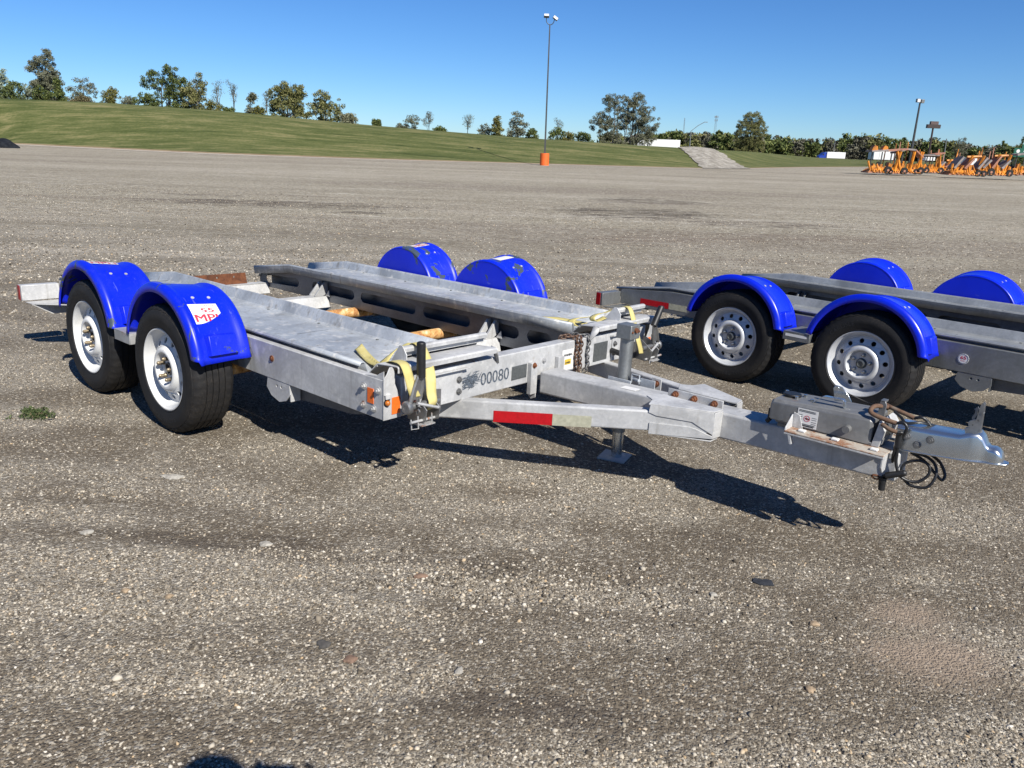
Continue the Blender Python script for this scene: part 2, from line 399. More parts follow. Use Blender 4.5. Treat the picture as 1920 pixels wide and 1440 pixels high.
def gravel_mat():
    t = NT('gravel'); pos = t.n('NewGeometry').outputs['Position']
    sep = t.n('SeparateXYZ', Vector=pos); X, Y = sep.outputs[0], sep.outputs[1]
    far = t.smooth(t.math('ADD', Y, t.math('MULTIPLY', t.noise(pos, .3, 5), 8.0)), 8.0, 26.0)
    v1 = t.n('TexVoronoi', Vector=pos, Scale=105); v2 = t.n('TexVoronoi', Vector=pos, Scale=230); v3 = t.n('TexVoronoi', Vector=pos, Scale=42)
    def rnd(v): return t.n('SeparateColor', Color=v.outputs['Color']).outputs[0]
    tone = [(0, (.050, .040, .029)), (.22, (.115, .094, .068)), (.50, (.215, .182, .138)), (.75, (.36, .315, .248)), (.91, (.54, .49, .40)), (1, (.74, .69, .60))]
    c1 = t.ramp(rnd(v1), tone); c2 = t.ramp(rnd(v2), tone)
    c = t.mix(.5, c1, c2)
    c3 = t.ramp(rnd(v3), tone); v4 = t.n('TexVoronoi', Vector=pos, Scale=19); c4_ = t.ramp(rnd(v4), tone)
    c = t.mix(t.math('MULTIPLY', t.smooth(Y, 3.0, 8.0), .42), c, c3); c = t.mix(t.math('MULTIPLY', t.smooth(Y, 5.5, 12.0), .30), c, c4_)
    # patches of fine brown dirt between the stones
    n1 = t.noise(pos, .42, 6, .62, .5); n2 = t.noise(pos, 1.7, 6, .65); n3 = t.noise(t.mapping(pos, (.22, 1.25, 1), rot=(0, 0, .12)), 1.0, 6, .62, .5)
    dirt = t.ramp(t.noise(pos, 75, 4, .75), [(.3, (.072, .056, .038)), (.7, (.18, .143, .101))])
    m = t.n('Attribute', _attribute_name='dirt').outputs['Fac']
    keep = t.smooth(rnd(v1), .70, .9)
    c = t.mix(t.math('MULTIPLY', m, t.math('SUBTRACT', .74, t.math('MULTIPLY', keep, .45))), c, dirt)
    c = t.mix(t.math('MULTIPLY', t.math('SUBTRACT', 1.0, m), .22), c, (.40, .37, .32))
    # compacted stone, colour paled with distance to imitate front light; worn pale lanes
    pale = t.ramp(t.noise(pos, 9, 8, .75), [(.3, (.225, .194, .138)), (.52, (.315, .277, .203)), (.75, (.42, .376, .283))])
    lanes = t.noise(t.mapping(pos, (.035, .32, 1), rot=(0, 0, .07)), 1.0, 7, .6, .4)
    pale = t.mix(t.math('MULTIPLY', t.smooth(lanes, .48, .64), .55), pale, (.48, .43, .345))
    pale = t.mix(t.math('MULTIPLY', t.smooth(t.noise(t.mapping(pos, (.5, 1.6, 1)), 1.0, 7, .7, .4), .52, .66), .5), pale, (.205, .165, .122))
    rdg = t.math('ABSOLUTE', t.math('SUBTRACT', t.noise(t.mapping(pos, (.045, .55, 1), rot=(0, 0, -.04)), 1.0, 4, .5, .2), .5))
    pale = t.mix(t.math('MULTIPLY', t.math('MULTIPLY', t.smooth(rdg, .012, .003), t.smooth(t.noise(pos, 1.1, 6, .75), .44, .58)), .7), pale, (.62, .58, .50))
    pale = t.mix(t.math('MULTIPLY', t.smooth(lanes, .47, .36), .55), pale, (.185, .145, .110))
    g1 = t.noise(t.mapping(pos, (.16, 1.5, 1), rot=(0, 0, .05)), 1.0, 8, .72, .5); g2 = t.noise(pos, 2.3, 9, .9)
    gg = t.math('ADD', t.math('MULTIPLY', g1, .55), t.math('MULTIPLY', g2, .45))
    pale = t.mix(t.math('MULTIPLY', t.smooth(gg, .52, .62), .55), pale, (.52, .475, .39)); pale = t.mix(t.math('MULTIPLY', t.smooth(gg, .48, .39), .60), pale, (.185, .152, .112))
    sp = t.noise(pos, 8, 6, .9)
    pale = t.mix(t.math('MULTIPLY', t.smooth(sp, .53, .63), .75), pale, (.60, .55, .46))
    pale = t.mix(t.math('MULTIPLY', t.smooth(sp, .46, .36), .75), pale, (.12, .098, .072))
    clod = t.n('TexVoronoi', Vector=t.mapping(pos, (1, 1.5, 1)), Scale=15, Randomness=1.0)
    cr = t.n('SeparateColor', Color=clod.outputs['Color']).outputs[0]
    pale = t.mix(t.math('MULTIPLY', t.smooth(cr, .72, .95), .60), pale, (.56, .52, .43)); pale = t.mix(t.math('MULTIPLY', t.smooth(cr, .28, .05), .55), pale, (.13, .108, .080))
    c = t.mix(t.math('MULTIPLY', far, .86), c, pale)
    # marks: (x, y, rx, ry, turn, colour, strength)
    wob = t.noise(pos, 2.2, 6, .7); brkn = t.noise(t.mapping(pos, (1, 2.2, 1)), 2.6, 8, .85)
    for x, y, rx, ry, a, col, s, brk in (
            (-6.6, 21.4, 4.6, 1.2, .05, (.075, .058, .044), .95, 1), (-9.5, 23.6, 1.8, .5, .0, (.09, .07, .055), .7, 1), (-3.9, 19.8, .8, .35, .0, (.07, .055, .042), .8, 1),
            (3.4, 22.6, 2.9, 2.2, .3, (.072, .056, .042), .98, 1), (4.6, 28.0, 2.3, 1.6, .0, (.085, .066, .050), .9, 1), (6.5, 20.5, 2.6, 1.0, .1, (.10, .078, .060), .8, 1), (3.4, 16.8, 2.6, .7, .2, (.16, .115, .085), .55, 1),
            (6.6, 17.8, 2.2, .7, -.1, (.15, .11, .082), .55, 1),
            (-6.2, 10.9, 4.6, .55, .10, (.50, .45, .37), .8, 1), (-1.5, 12.0, 2.2, .5, .1, (.48, .44, .36), .7, 1), (3.0, 13.4, 3.0, .5, .1, (.48, .44, .36), .7, 1),
                        (1.1, 2.75, .45, .16, -.2, (.062, .048, .037), .55, 1), (-.8, 2.55, .9, .10, -.08, (.06, .046, .036), .6, 1), (-.05, 1.75, .5, .09, -.1, (.058, .045, .036), .5, 1)):
        q = t.mapping(pos, (1/rx, 1/ry, 0), loc=(0, 0, 0))
        vec = t.n('Mapping', Vector=pos, _vector_type='TEXTURE', Location=(x, y, 0), Rotation=(0, 0, a), Scale=(rx, ry, 1000)).outputs[0]
        ln = t.n('VectorMath', i0=vec, _operation='LENGTH').outputs[1]
        k = t.smooth(t.math('ADD', ln, t.math('MULTIPLY', t.math('SUBTRACT', wob, .5), 1.7)), 1.05, .55)
        if brk: k = t.math('MULTIPLY', k, t.smooth(t.noise(t.mapping(pos, (.8, 3.4, 1)), 1.6, 7, .75), .40, .60)); k = t.math('MULTIPLY', k, t.smooth(brkn, .40, .58)) if col[0] > .3 else k
        c = t.mix(t.math('MULTIPLY', k, s), c, col)
    pt = t.n('Attribute', _attribute_name='patch').outputs['Fac']
    c = t.mix(t.math('MULTIPLY', pt, .92), c, t.ramp(t.noise(pos, 55, 5, .7), [(.3, (.235, .180, .132)), (.7, (.42, .33, .25))]))
    d1 = t.math('SUBTRACT', 1.0, t.math('MULTIPLY', v1.outputs['Distance'], 1.6)); d2 = t.math('SUBTRACT', 1.0, t.math('MULTIPLY', v2.outputs['Distance'], 1.6))
    h = t.math('ADD', t.math('MULTIPLY', d1, .55), t.math('MULTIPLY', d2, .3))
    h = t.math('ADD', h, t.math('MULTIPLY', t.noise(pos, 16, 6, .7), 1.3))
    t.bump(h, .75, .010)
    return t.fin(c, .92, 0, .25)
M['gravel'] = gravel_mat()

def axis(lo, hi, fine, n):
    a = np.linspace(-1, 1, n); s = np.sinh(a*fine)/np.sinh(fine)
    return np.where(s < 0, -s*lo, s*hi)
xs = axis(-2600, 2600, 9.2, 341); ys = axis(-600, 5000, 9.7, 381)
XX, YY = np.meshgrid(xs, ys); ZZ = gz(XX, YY)
g = G(); nx = len(xs)
g.v = list(zip(XX.ravel().tolist(), YY.ravel().tolist(), ZZ.ravel().tolist()))
g.f = [(j*nx+i, j*nx+i+1, (j+1)*nx+i+1, (j+1)*nx+i) for j in range(len(ys)-1) for i in range(nx-1)]
ground = g.build('ground', M['gravel'], merge=False, angle=180)
at_ = ground.data.attributes.new('dirt', 'FLOAT', 'POINT'); at_.data.foreach_set('value', dirt_field(XX.ravel(), YY.ravel()).astype(np.float32))
at_ = ground.data.attributes.new('patch', 'FLOAT', 'POINT'); at_.data.foreach_set('value', patches(XX.ravel(), YY.ravel()).astype(np.float32))
tag(ground, 'grey brown compacted gravel lot', None, None, 'structure')

# loose stones lying on the lot close by
def stone_mat():
    t = NT('loose_stone'); r = t.n('NewGeometry').outputs['Random Per Island']
    c = t.ramp(r, [(0, (.060, .048, .035)), (.20, (.125, .102, .074)), (.44, (.225, .188, .141)), (.66, (.34, .295, .229)), (.82, (.47, .418, .336)), (.91, (.60, .546, .455)), (.955, (.46, .33, .19)), (1, (.72, .67, .58))])
    return t.fin(c, .8, 0, .3)
M['stone'] = stone_mat()
def scatter_stones():
    R = np.random.default_rng(11)
    octv = np.array([(1, 0, -.2), (0, 1, -.2), (-1, 0, -.2), (0, -1, -.2), (.15, .1, 1.)]); octf = np.array([(0, 1, 4), (1, 2, 4), (2, 3, 4), (3, 0, 4)])
    bm = bmesh.new(); bmesh.ops.create_icosphere(bm, subdivisions=1, radius=1.0); bm.verts.ensure_lookup_table()
    icv = np.array([v.co[:] for v in bm.verts]); icf = np.array([[v.index for v in f.verts] for f in bm.faces]); bm.free()
    def batch(n, y0, y1, rmin, rmax, power, bv, bf):
        y = y0*(y1/y0)**(R.random(n)**.85); x = (R.random(n)*2-1)*(y*.74+.7)
        # stones gather in drifts
        k = (R.random(n) > dirt_field(x, y)*.84) & (R.random(n) > patches(x, y)*1.0); x, y = x[k], y[k]; n = len(x)
        r = rmin*(rmax/rmin)**(R.random(n)**power)
        a = R.random(n)*2*PI; V = bv[None]*(1+R.normal(0, .20, (n, len(bv), 3)))
        V = V*np.stack([r*R.uniform(.8, 1.5, n), r*R.uniform(.7, 1.1, n), r*R.uniform(.45, .8, n)], 1)[:, None, :]
        tl = R.normal(0, .3, n); ct, st = np.cos(tl), np.sin(tl)
        V = np.stack([V[:, :, 0]*ct[:, None]-V[:, :, 2]*st[:, None], V[:, :, 1], V[:, :, 0]*st[:, None]+V[:, :, 2]*ct[:, None]], 2)
        ca, sa = np.cos(a), np.sin(a)
        V = np.stack([V[:, :, 0]*ca[:, None]-V[:, :, 1]*sa[:, None]+x[:, None], V[:, :, 0]*sa[:, None]+V[:, :, 1]*ca[:, None]+y[:, None], V[:, :, 2]+(gz(x, y)+r*.12)[:, None]], 2)
        F = bf[None]+(np.arange(n)*len(bv))[:, None, None]
        return V.reshape(-1, 3), F.reshape(-1, 3)
    parts = [batch(470000, 1.15, 9.5, .0018, .0060, 1.25, octv, octf), batch(15000, 1.15, 9.0, .0045, .0088, 2.2, icv, icf), batch(170, 1.2, 10.0, .009, .016, 2.4, icv, icf), batch(95000, 6.0, 26.0, .007, .019, 1.6, octv, octf)]
    # a drift of larger pale pebbles pushed up between two tyre bands
    bx, by = BANDS[4][0], BANDS[4][1]
    n = 1100; xc = R.normal((bx[0]+bx[-1])/2, .38, n); yc = np.interp(xc, bx, by)+R.normal(0, .11, n)+.05*np.sin(xc*5); _u = R.random; sav = (xc, yc)
    r = .0032*(.0095/.0032)**(R.random(n)**1.7); V2 = icv[None]*(1+R.normal(0, .18, (n, len(icv), 3)))*np.stack([r*R.uniform(.9, 1.4, n), r*R.uniform(.8, 1.1, n), r*R.uniform(.5, .8, n)], 1)[:, None, :]
    an = R.random(n)*2*PI; ca, sa = np.cos(an), np.sin(an)
    V2 = np.stack([V2[:, :, 0]*ca[:, None]-V2[:, :, 1]*sa[:, None]+xc[:, None], V2[:, :, 0]*sa[:, None]+V2[:, :, 1]*ca[:, None]+yc[:, None], V2[:, :, 2]+(gz(xc, yc)+r*.2)[:, None]], 2)
    parts.append((V2.reshape(-1, 3), (icf[None]+(np.arange(n)*len(icv))[:, None, None]).reshape(-1, 3)))
    V = []; F = []; o = 0
    for v, f in parts: V.append(v); F.append(f+o); o += len(v)
    V = np.concatenate(V); F = np.concatenate(F)
    me = bpy.data.meshes.new('loose_gravel'); me.vertices.add(len(V)); me.vertices.foreach_set('co', V.ravel().astype(np.float32))
    me.loops.add(F.size); me.loops.foreach_set('vertex_index', F.ravel().astype(np.int32))
    me.polygons.add(len(F)); me.polygons.foreach_set('loop_start', (np.arange(len(F))*3).astype(np.int32)); me.polygons.foreach_set('loop_total', np.full(len(F), 3, np.int32))
    me.update(calc_edges=True); me.materials.append(M['stone'])
    o = bpy.data.objects.new('loose_gravel', me); COL.objects.link(o)
    return tag(o, 'loose pale and brown stones strewn over the gravel lot', 'gravel', None, 'stuff')
scatter_stones()

# grass bank behind the lot
def interp(u, pts):
    return float(np.interp(u, [p[0] for p in pts], [p[1] for p in pts]))
FOOT = [(-3400, 104), (-900, 226), (0, 270), (30, 272), (400, 290), (700, 300), (1020, 309), (1320, 317), (1405, 317), (1500, 315), (1640, 314), (1920, 323), (2700, 352)]
CREST = [(-3400, 72), (-900, 155), (0, 185), (200, 193), (440, 210), (660, 232), (800, 244), (1000, 260), (1115, 267), (1190, 272.5), (1270, 277), (1340, 281), (1400, 284), (1520, 295), (1640, 301), (1920, 309), (2700, 332)]
CRY = [(-900, 90), (800, 92), (1190, 95), (1270, 98), (1340, 106), (1400, 130), (1520, 200), (1640, 270), (2700, 300)]
def bank(u, t):
    F = on_ground(u, interp(u, FOOT)); C2 = at(u, interp(u, CREST), interp(u, CRY))
    if t <= 1:
        e = .45*t+.55*(t*t*(3-2*t)); p = F+(C2-F)*t; p[2] = F[2]+(C2[2]-F[2])*e+.02; return p
    d = C2-CAMP; d[2] = 0; d /= np.linalg.norm(d)
    p = C2+d*(t-1)*340; p[2] = C2[2]-min(1.3, (t-1)*340*.05); return p
def grass_mat():
    t = NT('mown_grass'); pos = t.n('NewGeometry').outputs['Position']; uv = t.n('UVMap').outputs[0]
    s = t.n('SeparateXYZ', Vector=uv); U, V = s.outputs[0], s.outputs[1]
    w1 = t.noise(t.mapping(pos, (.10, .75, .9), rot=(0, 0, .05)), 1.0, 7, .66, .5); w2 = t.noise(t.mapping(pos, (.45, 2.4, 2.4)), 1.0, 6, .7, .3); f = t.noise(pos, 3.5, 6, .75)
    k = t.math('ADD', t.math('MULTIPLY', w1, .45), t.math('ADD', t.math('MULTIPLY', w2, .33), t.math('MULTIPLY', f, .22)))
    c = t.ramp(k, [(.38, (.040, .053, .013)), (.45, (.074, .092, .025)), (.51, (.112, .124, .041)), (.56, (.180, .172, .070)), (.63, (.25, .218, .105))])
    edge = t.math('ADD', V, t.math('MULTIPLY', t.math('SUBTRACT', f, .5), .035))
    c = t.mix(t.smooth(edge, .075, .045), c, t.ramp(w2, [(.35, (.22, .155, .085)), (.65, (.36, .28, .185))]))
    c = t.mix(t.smooth(edge, .030, .018), c, (.44, .39, .335))
    t.bump(f, .5, .12)
    return t.fin(c, .9, 0, .15)
M['grass'] = grass_mat()
us = list(np.linspace(-3400, -960, 41))+list(np.linspace(-900, 2700, 121)); ts = list(np.linspace(0, 1, 25))+[1.05, 1.2, 1.6, 3.0]
g = G(); g.sheet([[tuple(bank(u, t)) for u in us] for t in ts])
bo = g.build('grass_bank', M['grass'], merge=False, angle=180)
uvl = bo.data.uv_layers.new(name='UVMap')
idx = np.empty(len(bo.data.loops), np.int32); bo.data.loops.foreach_get('vertex_index', idx)
uvs = np.array([((u+3400)/6100, min(t, 2.0)) for t in ts for u in us], np.float32)
uvl.data.foreach_set('uv', uvs[idx].ravel())
tag(bo, 'mown green grass bank rising behind the gravel lot', None, None, 'structure')
# blades along the foot of the bank so that its edge is ragged
def ramp_mat():
    t = NT('pale_ramp_gravel'); pos = t.n('NewGeometry').outputs['Position']
    a = t.noise(pos, 1.3, 8, .78); b = t.noise(t.mapping(pos, (1, .25, .6)), 1.2, 5, .6)
    c = t.ramp(a, [(.34, (.16, .138, .11)), (.5, (.36, .33, .28)), (.66, (.56, .525, .46))])
    c = t.mix(t.math('MULTIPLY', t.smooth(b, .47, .60), .55), c, (.21, .185, .15))
    t.bump(a, .7, .25)
    return t.fin(c, .93, 0, .2)
M['ramp'] = ramp_mat()
g = G(); rows = []
R2 = random.Random(3)
for i in range(26):
    t = i/25*1.04; lu = 1322+(1271-1322)*min(1, t)**.8+R2.uniform(-3, 3); ru = 1408+(1338-1408)*min(1, t)**.75+R2.uniform(-3, 3); row = []
    for j in range(12):
        u = lu+(ru-lu)*j/11; p = bank(u, t); p[2] += .03+(.04+.16*math.sin(PI*j/11))*min(1, max(0, t)*4); row.append(tuple(p))
    rows.append(row)
g.sheet(rows)
tag(g.build('gravel_ramp', M['ramp'], merge=False, angle=180), 'pale gravel ramp climbing the grass bank to the road', None, None, 'structure')

# ------------------------------------------------------------------ car trailers
TRACK_RAD, TYRE_R = .21, .335
AX = (.469, -.469)
def root_matrix(tx, ty, yaw):
    c, s = math.cos(yaw), math.sin(yaw)
    L = np.array([[c, -s, 0], [s, c, 0], [0, 0, 1]]); Rm = GT @ L; t = slope((tx, ty, 0))
    return Matrix([[*Rm[0], t[0]], [*Rm[1], t[1]], [*Rm[2], t[2]], [0, 0, 0, 1]])

def ribbon(g, prof, t, y0, y1):
    """folded plate: polyline (x, z) given a thickness t, run from y0 to y1"""
    P = [Vector(p) for p in prof]; n = len(P); off = []
    for i, p in enumerate(P):
        d = Vector((0, 0))
        if i > 0: d += (p-P[i-1]).normalized()
        if i < n-1: d += (P[i+1]-p).normalized()
        d.normalize(); k = 1.0
        if 0 < i < n-1: k = 1/max(.5, (P[i]-P[i-1]).normalized().dot(d))
        off.append(p+Vector((-d.y, d.x))*t*k)
    ring = P+off[::-1]
    return g.loft([[(p.x, y, p.y) for p in ring] for y in (y0, y1)])
def slot(x0, x1, z0, z1, dz=0.0, n=5):
    r = (z1-z0)/2; pts = []
    for cx, a0 in ((x1-r, -PI/2), (x0+r, PI/2)):
        for i in range(n+1):
            a = a0+PI*i/n; pts.append((cx+r*math.cos(a), (z0+z1)/2+r*math.sin(a)+dz*(cx-x0)/(x1-x0)))
    return pts
def circ(cx, cz, r, n=12): return [(cx+r*math.cos(2*PI*i/n), cz+r*math.sin(2*PI*i/n)) for i in range(n)]

def hexbolt(g, p, nrm, r=.011, h=.008):
    p = Vector(p); nrm = Vector(nrm).normalized()
    g.cyl(p, p+nrm*.0025, r*1.35, 12); g.cyl(p+nrm*.0025, p+nrm*(.0025+h), r, 6); g.cyl(p+nrm*(.0025+h), p+nrm*(.004+h*1.5), r*.5, 8)

def make_rim(name, mat, parent, loc, S, worn):
    fl = lambda p, i: (p[0]+loc[0], loc[1]+S*p[1], p[2]+loc[2])
    g = G()
    # barrel with a rolled lip; d is measured outward from the face of the wheel
    g.lathe([(.176, -.150), (.186, -.060), (.190, -.030), (.196, -.010), (.204, -.004), (.211, -.002), (.2135, .004), (.2125, .009), (.207, .009), (.203, .002), (.195, -.004), (.189, -.014), (.184, -.030), (.177, -.041), (.172, -.041), (.168, -.036)], 64, fl)
    n = 96
    outer = [(.168*math.cos(2*PI*i/n), .168*math.sin(2*PI*i/n)) for i in range(n)]; inner = [(.120*math.cos(2*PI*i/n), .120*math.sin(2*PI*i/n)) for i in range(n)]
    holes = []
    for k in range(12):
        a = 2*PI*(k+.3)/12; c = (.146*math.cos(a), .146*math.sin(a)); holes.append(circ(c[0], c[1], .0155, 14))
    loops = [outer, inner]+holes; flat = [p for l in loops for p in l]
    tris = tessellate_polygon([[Vector((p[0], p[1], 0)) for p in l] for l in loops])
    dep = lambda r: -.036+(.168-r)*.40
    m = len(flat)
    vs = [(p[0]+loc[0], loc[1]+S*dep(math.hypot(*p)), p[1]+loc[2]) for p in flat]+[(p[0]+loc[0], loc[1]+S*(dep(math.hypot(*p))-.009), p[1]+loc[2]) for p in flat]
    fs = [tuple(q) for q in tris]+[tuple(i+m for i in reversed(q)) for q in tris]; o = 2*n
    for h in holes:
        k = len(h); fs += [(o+i, o+(i+1) % k, m+o+(i+1) % k, m+o+i) for i in range(k)]; o += k
    g.add(vs, fs)
    g.lathe([(.1205, -.0175), (.116, -.008), (.108, .002), (.099, .006), (.089, .004), (.081, -.006), (.076, -.019), (.074, -.026), (.034, -.026), (.034, -.060)], 56, fl)
    w = g.build(name, mat, parent, angle=40)
    hub = G()
    if worn:
        hub.lathe([(.033, -.075), (.033, -.022), (.031, -.018), (.026, -.018), (.026, -.045), (.0, -.045)], 28, fl)
        hub.build('hub', M['cast'], w)
    else:
        hub.lathe([(.033, -.055), (.032, -.014), (.027, -.006), (.018, -.003), (.017, -.007), (0, -.007)], 28, fl)
        hub.build('hub', M['plate_grey'], w)
    for k in range(5):
        a = 2*PI*(k+.15)/5; px, pz = .0565*math.cos(a), .0565*math.sin(a); L = G()
        y0, y1 = loc[1]+S*-.027, loc[1]+S*(.006 if worn else -.004)
        L.cyl((loc[0]+px, y0, loc[2]+pz), (loc[0]+px, y0+(y1-y0)*.35, loc[2]+pz), .0135, 12, .0105)
        L.cyl((loc[0]+px, y0+(y1-y0)*.35, loc[2]+pz), (loc[0]+px, y1, loc[2]+pz), .0105, 6)
        L.ball((loc[0]+px, y1, loc[2]+pz), .0092, 8)
        L.build('lug_nut', M['brass'] if worn else M['chrome'], w)
    # the hollow behind the wheel holes is closed by the brake drum
    bd = G(); bd.lathe([(.0, -.085), (.125, -.085), (.128, -.12), (.128, -.17)], 36, fl); bd.build('brake_drum', M['hollow'], w)
    # tyre
    t = G(); N = 132
    def tread(p, i):
        r, d = p
        q = math.hypot(p[0], p[2]); return fl(p, i)
    prof = [(.196, -.155), (.206, -.175), (.238, -.203), (.275, -.212), (.305, -.207), (.322, -.196), (.331, -.184)]
    for d0, d1 in ((-.178, -.150), (-.143, -.118), (-.111, -.086), (-.079, -.054), (-.047, -.019)):
        prof += [(.334, d0), (.335, d1), (.327, d1+.001), (.327, d1+.0055)]
    prof = prof[:-2]
    prof += [(.331, -.012), (.323, .000), (.312, .008), (.309, .0065), (.305, .0105), (.285, .0165), (.262, .0185), (.258, .0170), (.240, .0165), (.222, .011), (.219, .013), (.2165, .010), (.213, .006), (.205, -.004)]
    def notch(p, i):
        r = math.hypot(p[0], p[2]); d = p[1]
        if i % 3 == 0 and r > .3085 and (d > -.02 or d < -.178): k = (r-.0045)/r; p = (p[0]*k, p[1], p[2]*k)
        elif i % 3 == 1 and r > .3335: k = (r-.0025)/r; p = (p[0]*k, p[1], p[2]*k)
        # a little flat where it stands on the lot
        z = p[2]
        if z < -TYRE_R+.004: z = -TYRE_R+.004
        return fl((p[0], p[1], z), i)
    t.lathe(prof, N, notch, closed=True)
    t.build('tyre', M['tyre'], w, angle=28)
    return w

def ring_text(parts, mat, parent, loc, S, r0, size, y, phase):
    """raised lettering bent round the sidewall"""
    for body, centre in parts:
        g = G(); vs, fs = text_mesh(body, size, 1.12, 'CENTER')
        o = []
        for x, yy, z in vs:
            a = centre+phase-(x*(-S))/r0 if False else centre+phase-x/r0*(1 if S < 0 else -1)
            r = r0+yy
            o.append((loc[0]+r*math.cos(a), loc[1]+S*y, loc[2]+r*math.sin(a)))
        g.add(o, fs); g.build('sidewall_lettering', mat, parent, merge=False)

def flat_r(y): return .361+.017*(y-1.175)/.175
def make_fender(parent, cx, S, mat, worn):
    cz, N = .388, 40
    a0, a1 = math.radians(11), math.radians(168)
    # cross section from the inner edge to the rolled outer lip (y outward from the rail, radius)
    sec = [(1.100, .352), (1.108, .360), (1.120, .365), (1.136, .366), (1.150, .362), (1.165, .3605), (1.175, .361), (1.350, .378), (1.362, .382), (1.371, .388), (1.384, .3895), (1.394, .385), (1.402, .374), (1.405, .362), (1.405, .342)]
    g = G(); rows = []
    for i in range(N+1):
        a = a0+(a1-a0)*i/N
        rows.append([(cx+r*math.cos(a), S*y, cz+r*math.sin(a)) for y, r in sec])
    # straight skirts below the arc, front and rear
    lo = [(cx+r*math.cos(a0)+.012, S*y, cz+.042+(.02 if y > 1.39 else 0)) for y, r in sec]
    rows = [lo]+rows
    g.sheet(rows)
    f = g.build('fender', mat, parent, solid=.004, angle=50)
    # inner closing panel towards the deck
    p = G(); pts = [(cx+.354*math.cos(a0+(a1-a0)*i/N), cz+.354*math.sin(a0+(a1-a0)*i/N)) for i in range(N+1)]
    p.prism(pts, 'xz', S*1.101, S*1.105); p.build('inner_panel', mat, f)
    # mounting bosses at the two ends
    for a, w in ((math.radians(24), 1), (math.radians(158), -1)):
        b = G(); r1 = .030
        q = []
        for y, k in ((1.165, 0), (1.180, 1), (1.325, 1), (1.340, 0)):
            q.append((y, k))
        rows = []
        for da, kk in ((-.215, .0), (-.21, 1), (.03, 1.15), (.075, 0)):
            rows.append([(cx+(flat_r(y)-.004+r1*k*kk)*math.cos(a+w*da), S*y, cz+(flat_r(y)-.004+r1*k*kk)*math.sin(a+w*da)) for y, k in q])
        b.sheet(rows); b.build('mounting_boss', mat, f, bevel=.004)
    for yy in (1.215, 1.30):
        b = G(); a = math.radians(62); r = flat_r(yy); b.cyl((cx+(r-.001)*math.cos(a), S*yy, cz+(r-.001)*math.sin(a)), (cx+(r+.005)*math.cos(a), S*yy, cz+(r+.005)*math.sin(a)), .0085, 12)
        b.build('rivet', M['galv'], f)
    return f, cx, cz

def fender_sticker(parent, cx, cz, S, lines, a_top, a_bot, y0, y1, tear, name='speed_sticker'):
    """printed label that follows the curve of the fender; u runs inward across it, v up the arc"""
    R = .3805
    H = R*(a_top-a_bot); W = y1-y0
    def wrap(u, v, lift):
        a = a_bot+v/R; r = flat_r(y1-u)+.0022+lift
        return (cx+r*math.cos(a), S*(y1-u), cz+r*math.sin(a))
    g = G(); nu, nv = 12, 14
    def lim(u): return 0.0 if not tear else .47*H*max(0.0, (u/W-.12)/.88)**1.7
    rows = []
    for j in range(nv+1):
        rows.append([wrap(W*i/nu, lim(W*i/nu)+(H-lim(W*i/nu))*j/nv, .0018) for i in range(nu+1)])
    g.sheet(rows); st = g.build(name, M['white_print'], parent, angle=180)
    for body, u0, u1, v0, v1, mat, bold in lines:
        vs, fs = text_fit(body, u0*W, u1*W, v0*H, v1*H, bold)
        bm = bmesh.new(); bv = [bm.verts.new(v if len(v) == 3 else (v[0], v[1], 0)) for v in vs]
        for q in fs:
            try: bm.faces.new([bv[i] for i in q])
            except ValueError: pass
        bmesh.ops.triangulate(bm, faces=bm.faces[:])
        if tear:
            bmesh.ops.bisect_plane(bm, geom=bm.verts[:]+bm.edges[:]+bm.faces[:], plane_co=(W*.62, .17*H, 0), plane_no=(.62*H/W, -1, 0), clear_outer=True)
        bm.verts.index_update(); q = G()
        for k, sh in enumerate((0, -.0018, .0018) if bold > .005 else (0,)):
            q.add([wrap(v.co.x+sh, v.co.y, .0030+k*.0001) for v in bm.verts], [tuple(v.index for v in f2.verts) for f2 in bm.faces])
        bm.free()
        if q.f: q.build('printed_words', mat, st, merge=False, angle=180)
    return st

def flat_text(parent, body, P, U, V, size, mat, bold=0.0, name='printed_words', rect=None):
    vs, fs = text_fit(body, 0, rect[0], 0, rect[1], bold)
    g = G(); P = Vector(P); U = Vector(U); V = Vector(V); N_ = U.cross(V).normalized()
    for k, sh in enumerate((0, -.0009, .0009) if bold > .005 else (0,)): g.add([P+U*(v[0]+sh)+V*v[1]+N_*k*.00008 for v in vs], fs)
    return g.build(name, mat, parent, merge=False, angle=180)
def quad(parent, P, U, V, w, h, mat, name, n=None):
    P = Vector(P); U = Vector(U); V = Vector(V); g = G(); k = U.cross(V).normalized()*.0008
    g.add([P, P+U*w, P+U*w+V*h, P+V*h, P+k, P+U*w+k, P+U*w+V*h+k, P+V*h+k], [(0, 3, 2, 1), (4, 5, 6, 7), (0, 1, 5, 4), (1, 2, 6, 5), (2, 3, 7, 6), (3, 0, 4, 7)])
    return g.build(name, mat, parent)

def obb(g, a, b, w, z0a, z1a, z0b, z1b):                    # straight beam in plan from a to b, w to its inner side (signed)
    a = Vector((a[0], a[1])); b = Vector((b[0], b[1])); d = (b-a).normalized(); n = Vector((-d.y, d.x))*w
    r = [[(p.x, p.y, z0), (p.x, p.y, z1), (p.x+n.x, p.y+n.y, z1), (p.x+n.x, p.y+n.y, z0)] for p, z0, z1 in ((a, z0a, z1a), (b, z0b, z1b))]
    return g.loft(r)

def webbing(pts, wdir, width, k=7, twist=None):
    P = spline(pts, k); rows = []; n = len(P)
    W = spline(wdir, k) if isinstance(wdir[0], (tuple, list)) else [np.array(wdir, float)]*n
    for i, p in enumerate(P):
        w = W[i]/np.linalg.norm(W[i])*width/2; rows.append([tuple(p-w), tuple(p-w*.33), tuple(p+w*.33), tuple(p+w)])
    return rows

